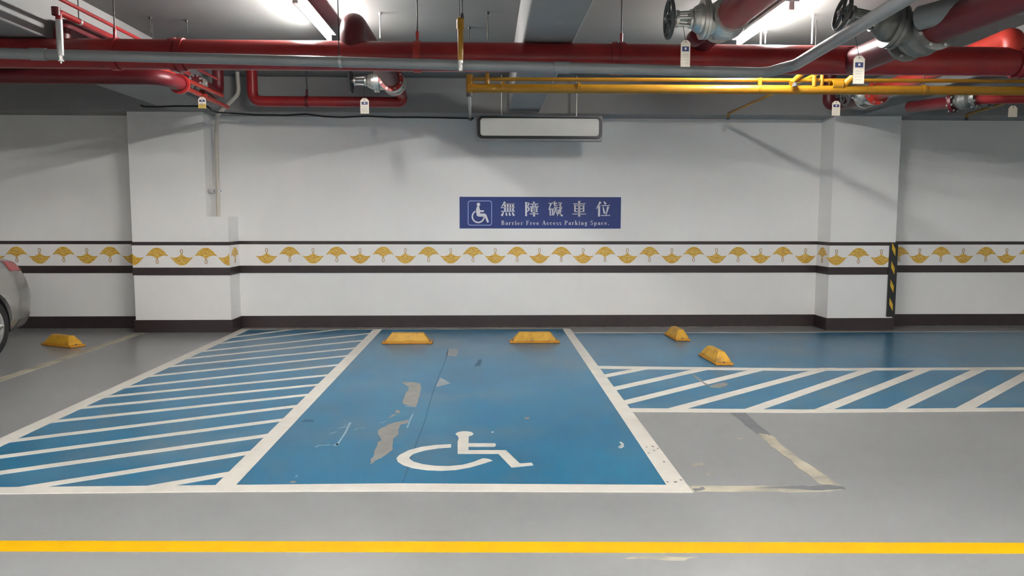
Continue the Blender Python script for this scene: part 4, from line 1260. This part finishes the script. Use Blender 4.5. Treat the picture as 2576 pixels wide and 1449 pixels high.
# close tail, nose and underside
for tt, rev in ((0.0, False), (4.42, True)):
    Rr = [car_pt(tt, j / NV, 1) for j in range(NV + 1)]
    Ll = [car_pt(tt, j / NV, -1) for j in range(NV + 1)]
    fs = []
    for j in range(NV):
        q = (j, j + 1, NV + 1 + j + 1, NV + 1 + j)
        fs.append(q[::-1] if rev else q)
    body.add(Rr + Ll, fs, True)
vs, fs = [], []
for i in range(NT + 1):
    vs += [car_pt(4.42 * i / NT, 0, 1), car_pt(4.42 * i / NT, 0, -1)]
for i in range(NT):
    fs.append((2 * i, 2 * i + 1, 2 * i + 3, 2 * i + 2))
body.add(vs, fs)
bo = body.build('body_shell', 'carpaint')
bm = bmesh.new()
bm.from_mesh(bo.data)
bmesh.ops.remove_doubles(bm, verts=bm.verts, dist=0.0015)
bmesh.ops.recalc_face_normals(bm, faces=bm.faces)
bm.to_mesh(bo.data)
bm.free()
# wheel arches cut out of the shell
WR = 0.315
WCY = (7.44, 7.44 - 2.62)
cut = MB()
for wy in WCY:
    for s in (-1, 1):
        cut.lathe((CARX + s * 0.60, wy, WR - 0.005), (s, 0, 0), [(0, 0), (0, WR + 0.05), (0.5, WR + 0.05), (0.5, 0)], 40, False)
co = cut.build('cutter', 'black')
bm = bmesh.new()
bm.from_mesh(co.data)
bmesh.ops.remove_doubles(bm, verts=bm.verts, dist=0.0005)
bmesh.ops.recalc_face_normals(bm, faces=bm.faces)
bm.to_mesh(co.data)
bm.free()
md = bo.modifiers.new('arch', 'BOOLEAN')
md.operation = 'DIFFERENCE'
md.solver = 'EXACT'
md.object = co
dg = bpy.context.evaluated_depsgraph_get()
dg.update()
me2 = bpy.data.meshes.new_from_object(bo.evaluated_get(dg))
bo.modifiers.clear()
bo.data = me2
bpy.data.objects.remove(co, do_unlink=True)
for p in me2.polygons:
    p.use_smooth = len(p.vertices) <= 4 and p.area < 0.05
me2.materials.clear()
me2.materials.append(M['carpaint'])
me2.transform(Matrix.Translation(-car.location))
bo.parent = car
for wy in WCY:
    for s in (-1, 1):
        vs, fs = [], []
        for k in range(21):
            g = math.radians(-12 + 204 * k / 20)
            for xo in (0.61, 0.84):
                vs.append((CARX + s * xo, wy + (WR + 0.047) * math.cos(g), WR - 0.005 + (WR + 0.047) * math.sin(g)))
        fs = [(2 * k, 2 * k + 1, 2 * k + 3, 2 * k + 2) for k in range(20)] + [tuple(range(0, 42, 2))]
        kid(MB().add(vs, fs), 'wheel_well', 'black', car)
# lamps, bumper band, plate
kid(car_patch(0.16, 0.60, 0.58, 0.75, 10, 6, 0.006), 'tail_lamp', 'tail', car)
kid(car_patch(0.03, 0.16, 0.54, 0.72, 8, 6, 0.006), 'tail_lens', 'amber', car)
kid(car_patch(0.0, 0.55, 0.02, 0.17, 14, 6, 0.006), 'bumper_lower_band', 'cargrey', car)  # darker grey band along the bottom of the bumper
kid(car_patch(4.15, 4.38, 0.5, 0.75, 6, 6, 0.006), 'head_lamp', 'amber', car)
kid(MB().box((CARX - 0.26, CARY - 0.07, 0.50), (CARX + 0.26, CARY + 0.012, 0.63)), 'number_plate', 'signwhite', car)
# seams of trunk, doors
for t_ in (0.95, 1.85, 2.75):
    kid(car_patch(t_, t_ + 0.008, 0.14, 0.86, 1, 14, 0.002), 'door_seam', 'black', car)
for s in (1, -1):
    for t_ in (1.15, 2.05):
        hp = car_pt(t_, 0.68, s, 0.012)
        kid(MB().tube([hp, car_pt(t_ + 0.17, 0.68, s, 0.012)], 0.012, 8), 'door_handle', 'carpaint', car)
    mp_ = car_pt(2.85, 0.9, s, 0.12)
    kid(MB().lathe(mp_ + Vector((0, 0.06, 0.08)), (0, -1, 0), [(0, 0.07), (0.06, 0.085), (0.12, 0.06), (0.15, 0)], 14), 'side_mirror', 'carpaint', car)
# cabin: glass block with silver roof
CB = [(0.95, 0.70, 0.985), (1.4, 0.60, 1.36), (1.75, 0.585, 1.43), (2.3, 0.585, 1.43), (2.75, 0.60, 1.34), (3.35, 0.70, 0.955)]
gm, rm_ = MB(), MB()
vs = []
for t_, hw_, z_ in CB:
    base = 0.95
    bw = 0.80
    vs += [(CARX - bw, CARY - t_, base), (CARX - hw_, CARY - t_, z_), (CARX + hw_, CARY - t_, z_), (CARX + bw, CARY - t_, base)]
fs = []
for i in range(len(CB) - 1):
    a_ = 4 * i
    fs += [(a_, a_ + 4, a_ + 5, a_ + 1), (a_ + 1, a_ + 5, a_ + 6, a_ + 2), (a_ + 2, a_ + 6, a_ + 7, a_ + 3)]
fs += [(0, 1, 2, 3), (len(vs) - 1, len(vs) - 2, len(vs) - 3, len(vs) - 4)]
kid(gm.add(vs, fs), 'window_glass', 'glass', car, 0.02)
rv, rf = [], []
R_ = [(1.33, 0.60, 1.325), (1.45, 0.60, 1.385), (1.75, 0.595, 1.445), (2.3, 0.595, 1.445), (2.65, 0.60, 1.375), (2.78, 0.61, 1.335)]
for t_, hw_, z_ in R_:
    for q in range(9):
        u = -1 + 2 * q / 8
        rv.append((CARX + hw_ * u, CARY - t_, z_ + 0.035 * (1 - u * u)))
for i in range(len(R_) - 1):
    for q in range(8):
        rf.append((i * 9 + q, (i + 1) * 9 + q, (i + 1) * 9 + q + 1, i * 9 + q + 1))
kid(MB().add(rv, rf, True), 'roof', 'carpaint', car)
for s in (1, -1):
    for pa2, pb2 in (((0.95, 0.79, 0.96), (1.4, 0.61, 1.36)), ((1.75, 0.81, 0.96), (1.72, 0.595, 1.44)), ((3.35, 0.79, 0.95), (2.74, 0.61, 1.345))):
        kid(MB().tube([(CARX + s * pa2[1], CARY - pa2[0], pa2[2]), (CARX + s * pb2[1], CARY - pb2[0], pb2[2])], [0.05, 0.03], 10), 'roof_pillar', 'carpaint', car)
for wy in WCY:
    for s in (-1, 1):
        xo = CARX + s * (HWID - 0.015)
        tr = kid(MB().lathe((xo - s * 0.20, wy, WR), (s, 0, 0), [(0, 0.19), (0.0, 0.29), (0.02, 0.308), (0.05, WR), (0.15, WR), (0.18, 0.308), (0.2, 0.29), (0.203, 0.225), (0.19, 0.205), (0.12, 0.2)], 40), 'tyre', 'tyre', car)
        rmb = MB()
        rmb.lathe((xo - s * 0.06, wy, WR), (s, 0, 0), [(0, 0.0), (0, 0.2), (0.05, 0.215), (0.062, 0.212), (0.062, 0.196), (0.02, 0.185), (0.0, 0.18)], 36)
        cc = Vector((xo - s * 0.012, wy, WR))
        for k in range(7):
            g = 2 * pi * k / 7
            rmb.tube([cc, cc + Vector((0, math.cos(g), math.sin(g))) * 0.2], [0.03, 0.02], 8)
        rmb.lathe((xo - s * 0.03, wy, WR), (s, 0, 0), [(0, 0.05), (0.04, 0.042), (0.04, 0)], 18)
        kid(rmb, 'wheel_rim', 'rim', car)
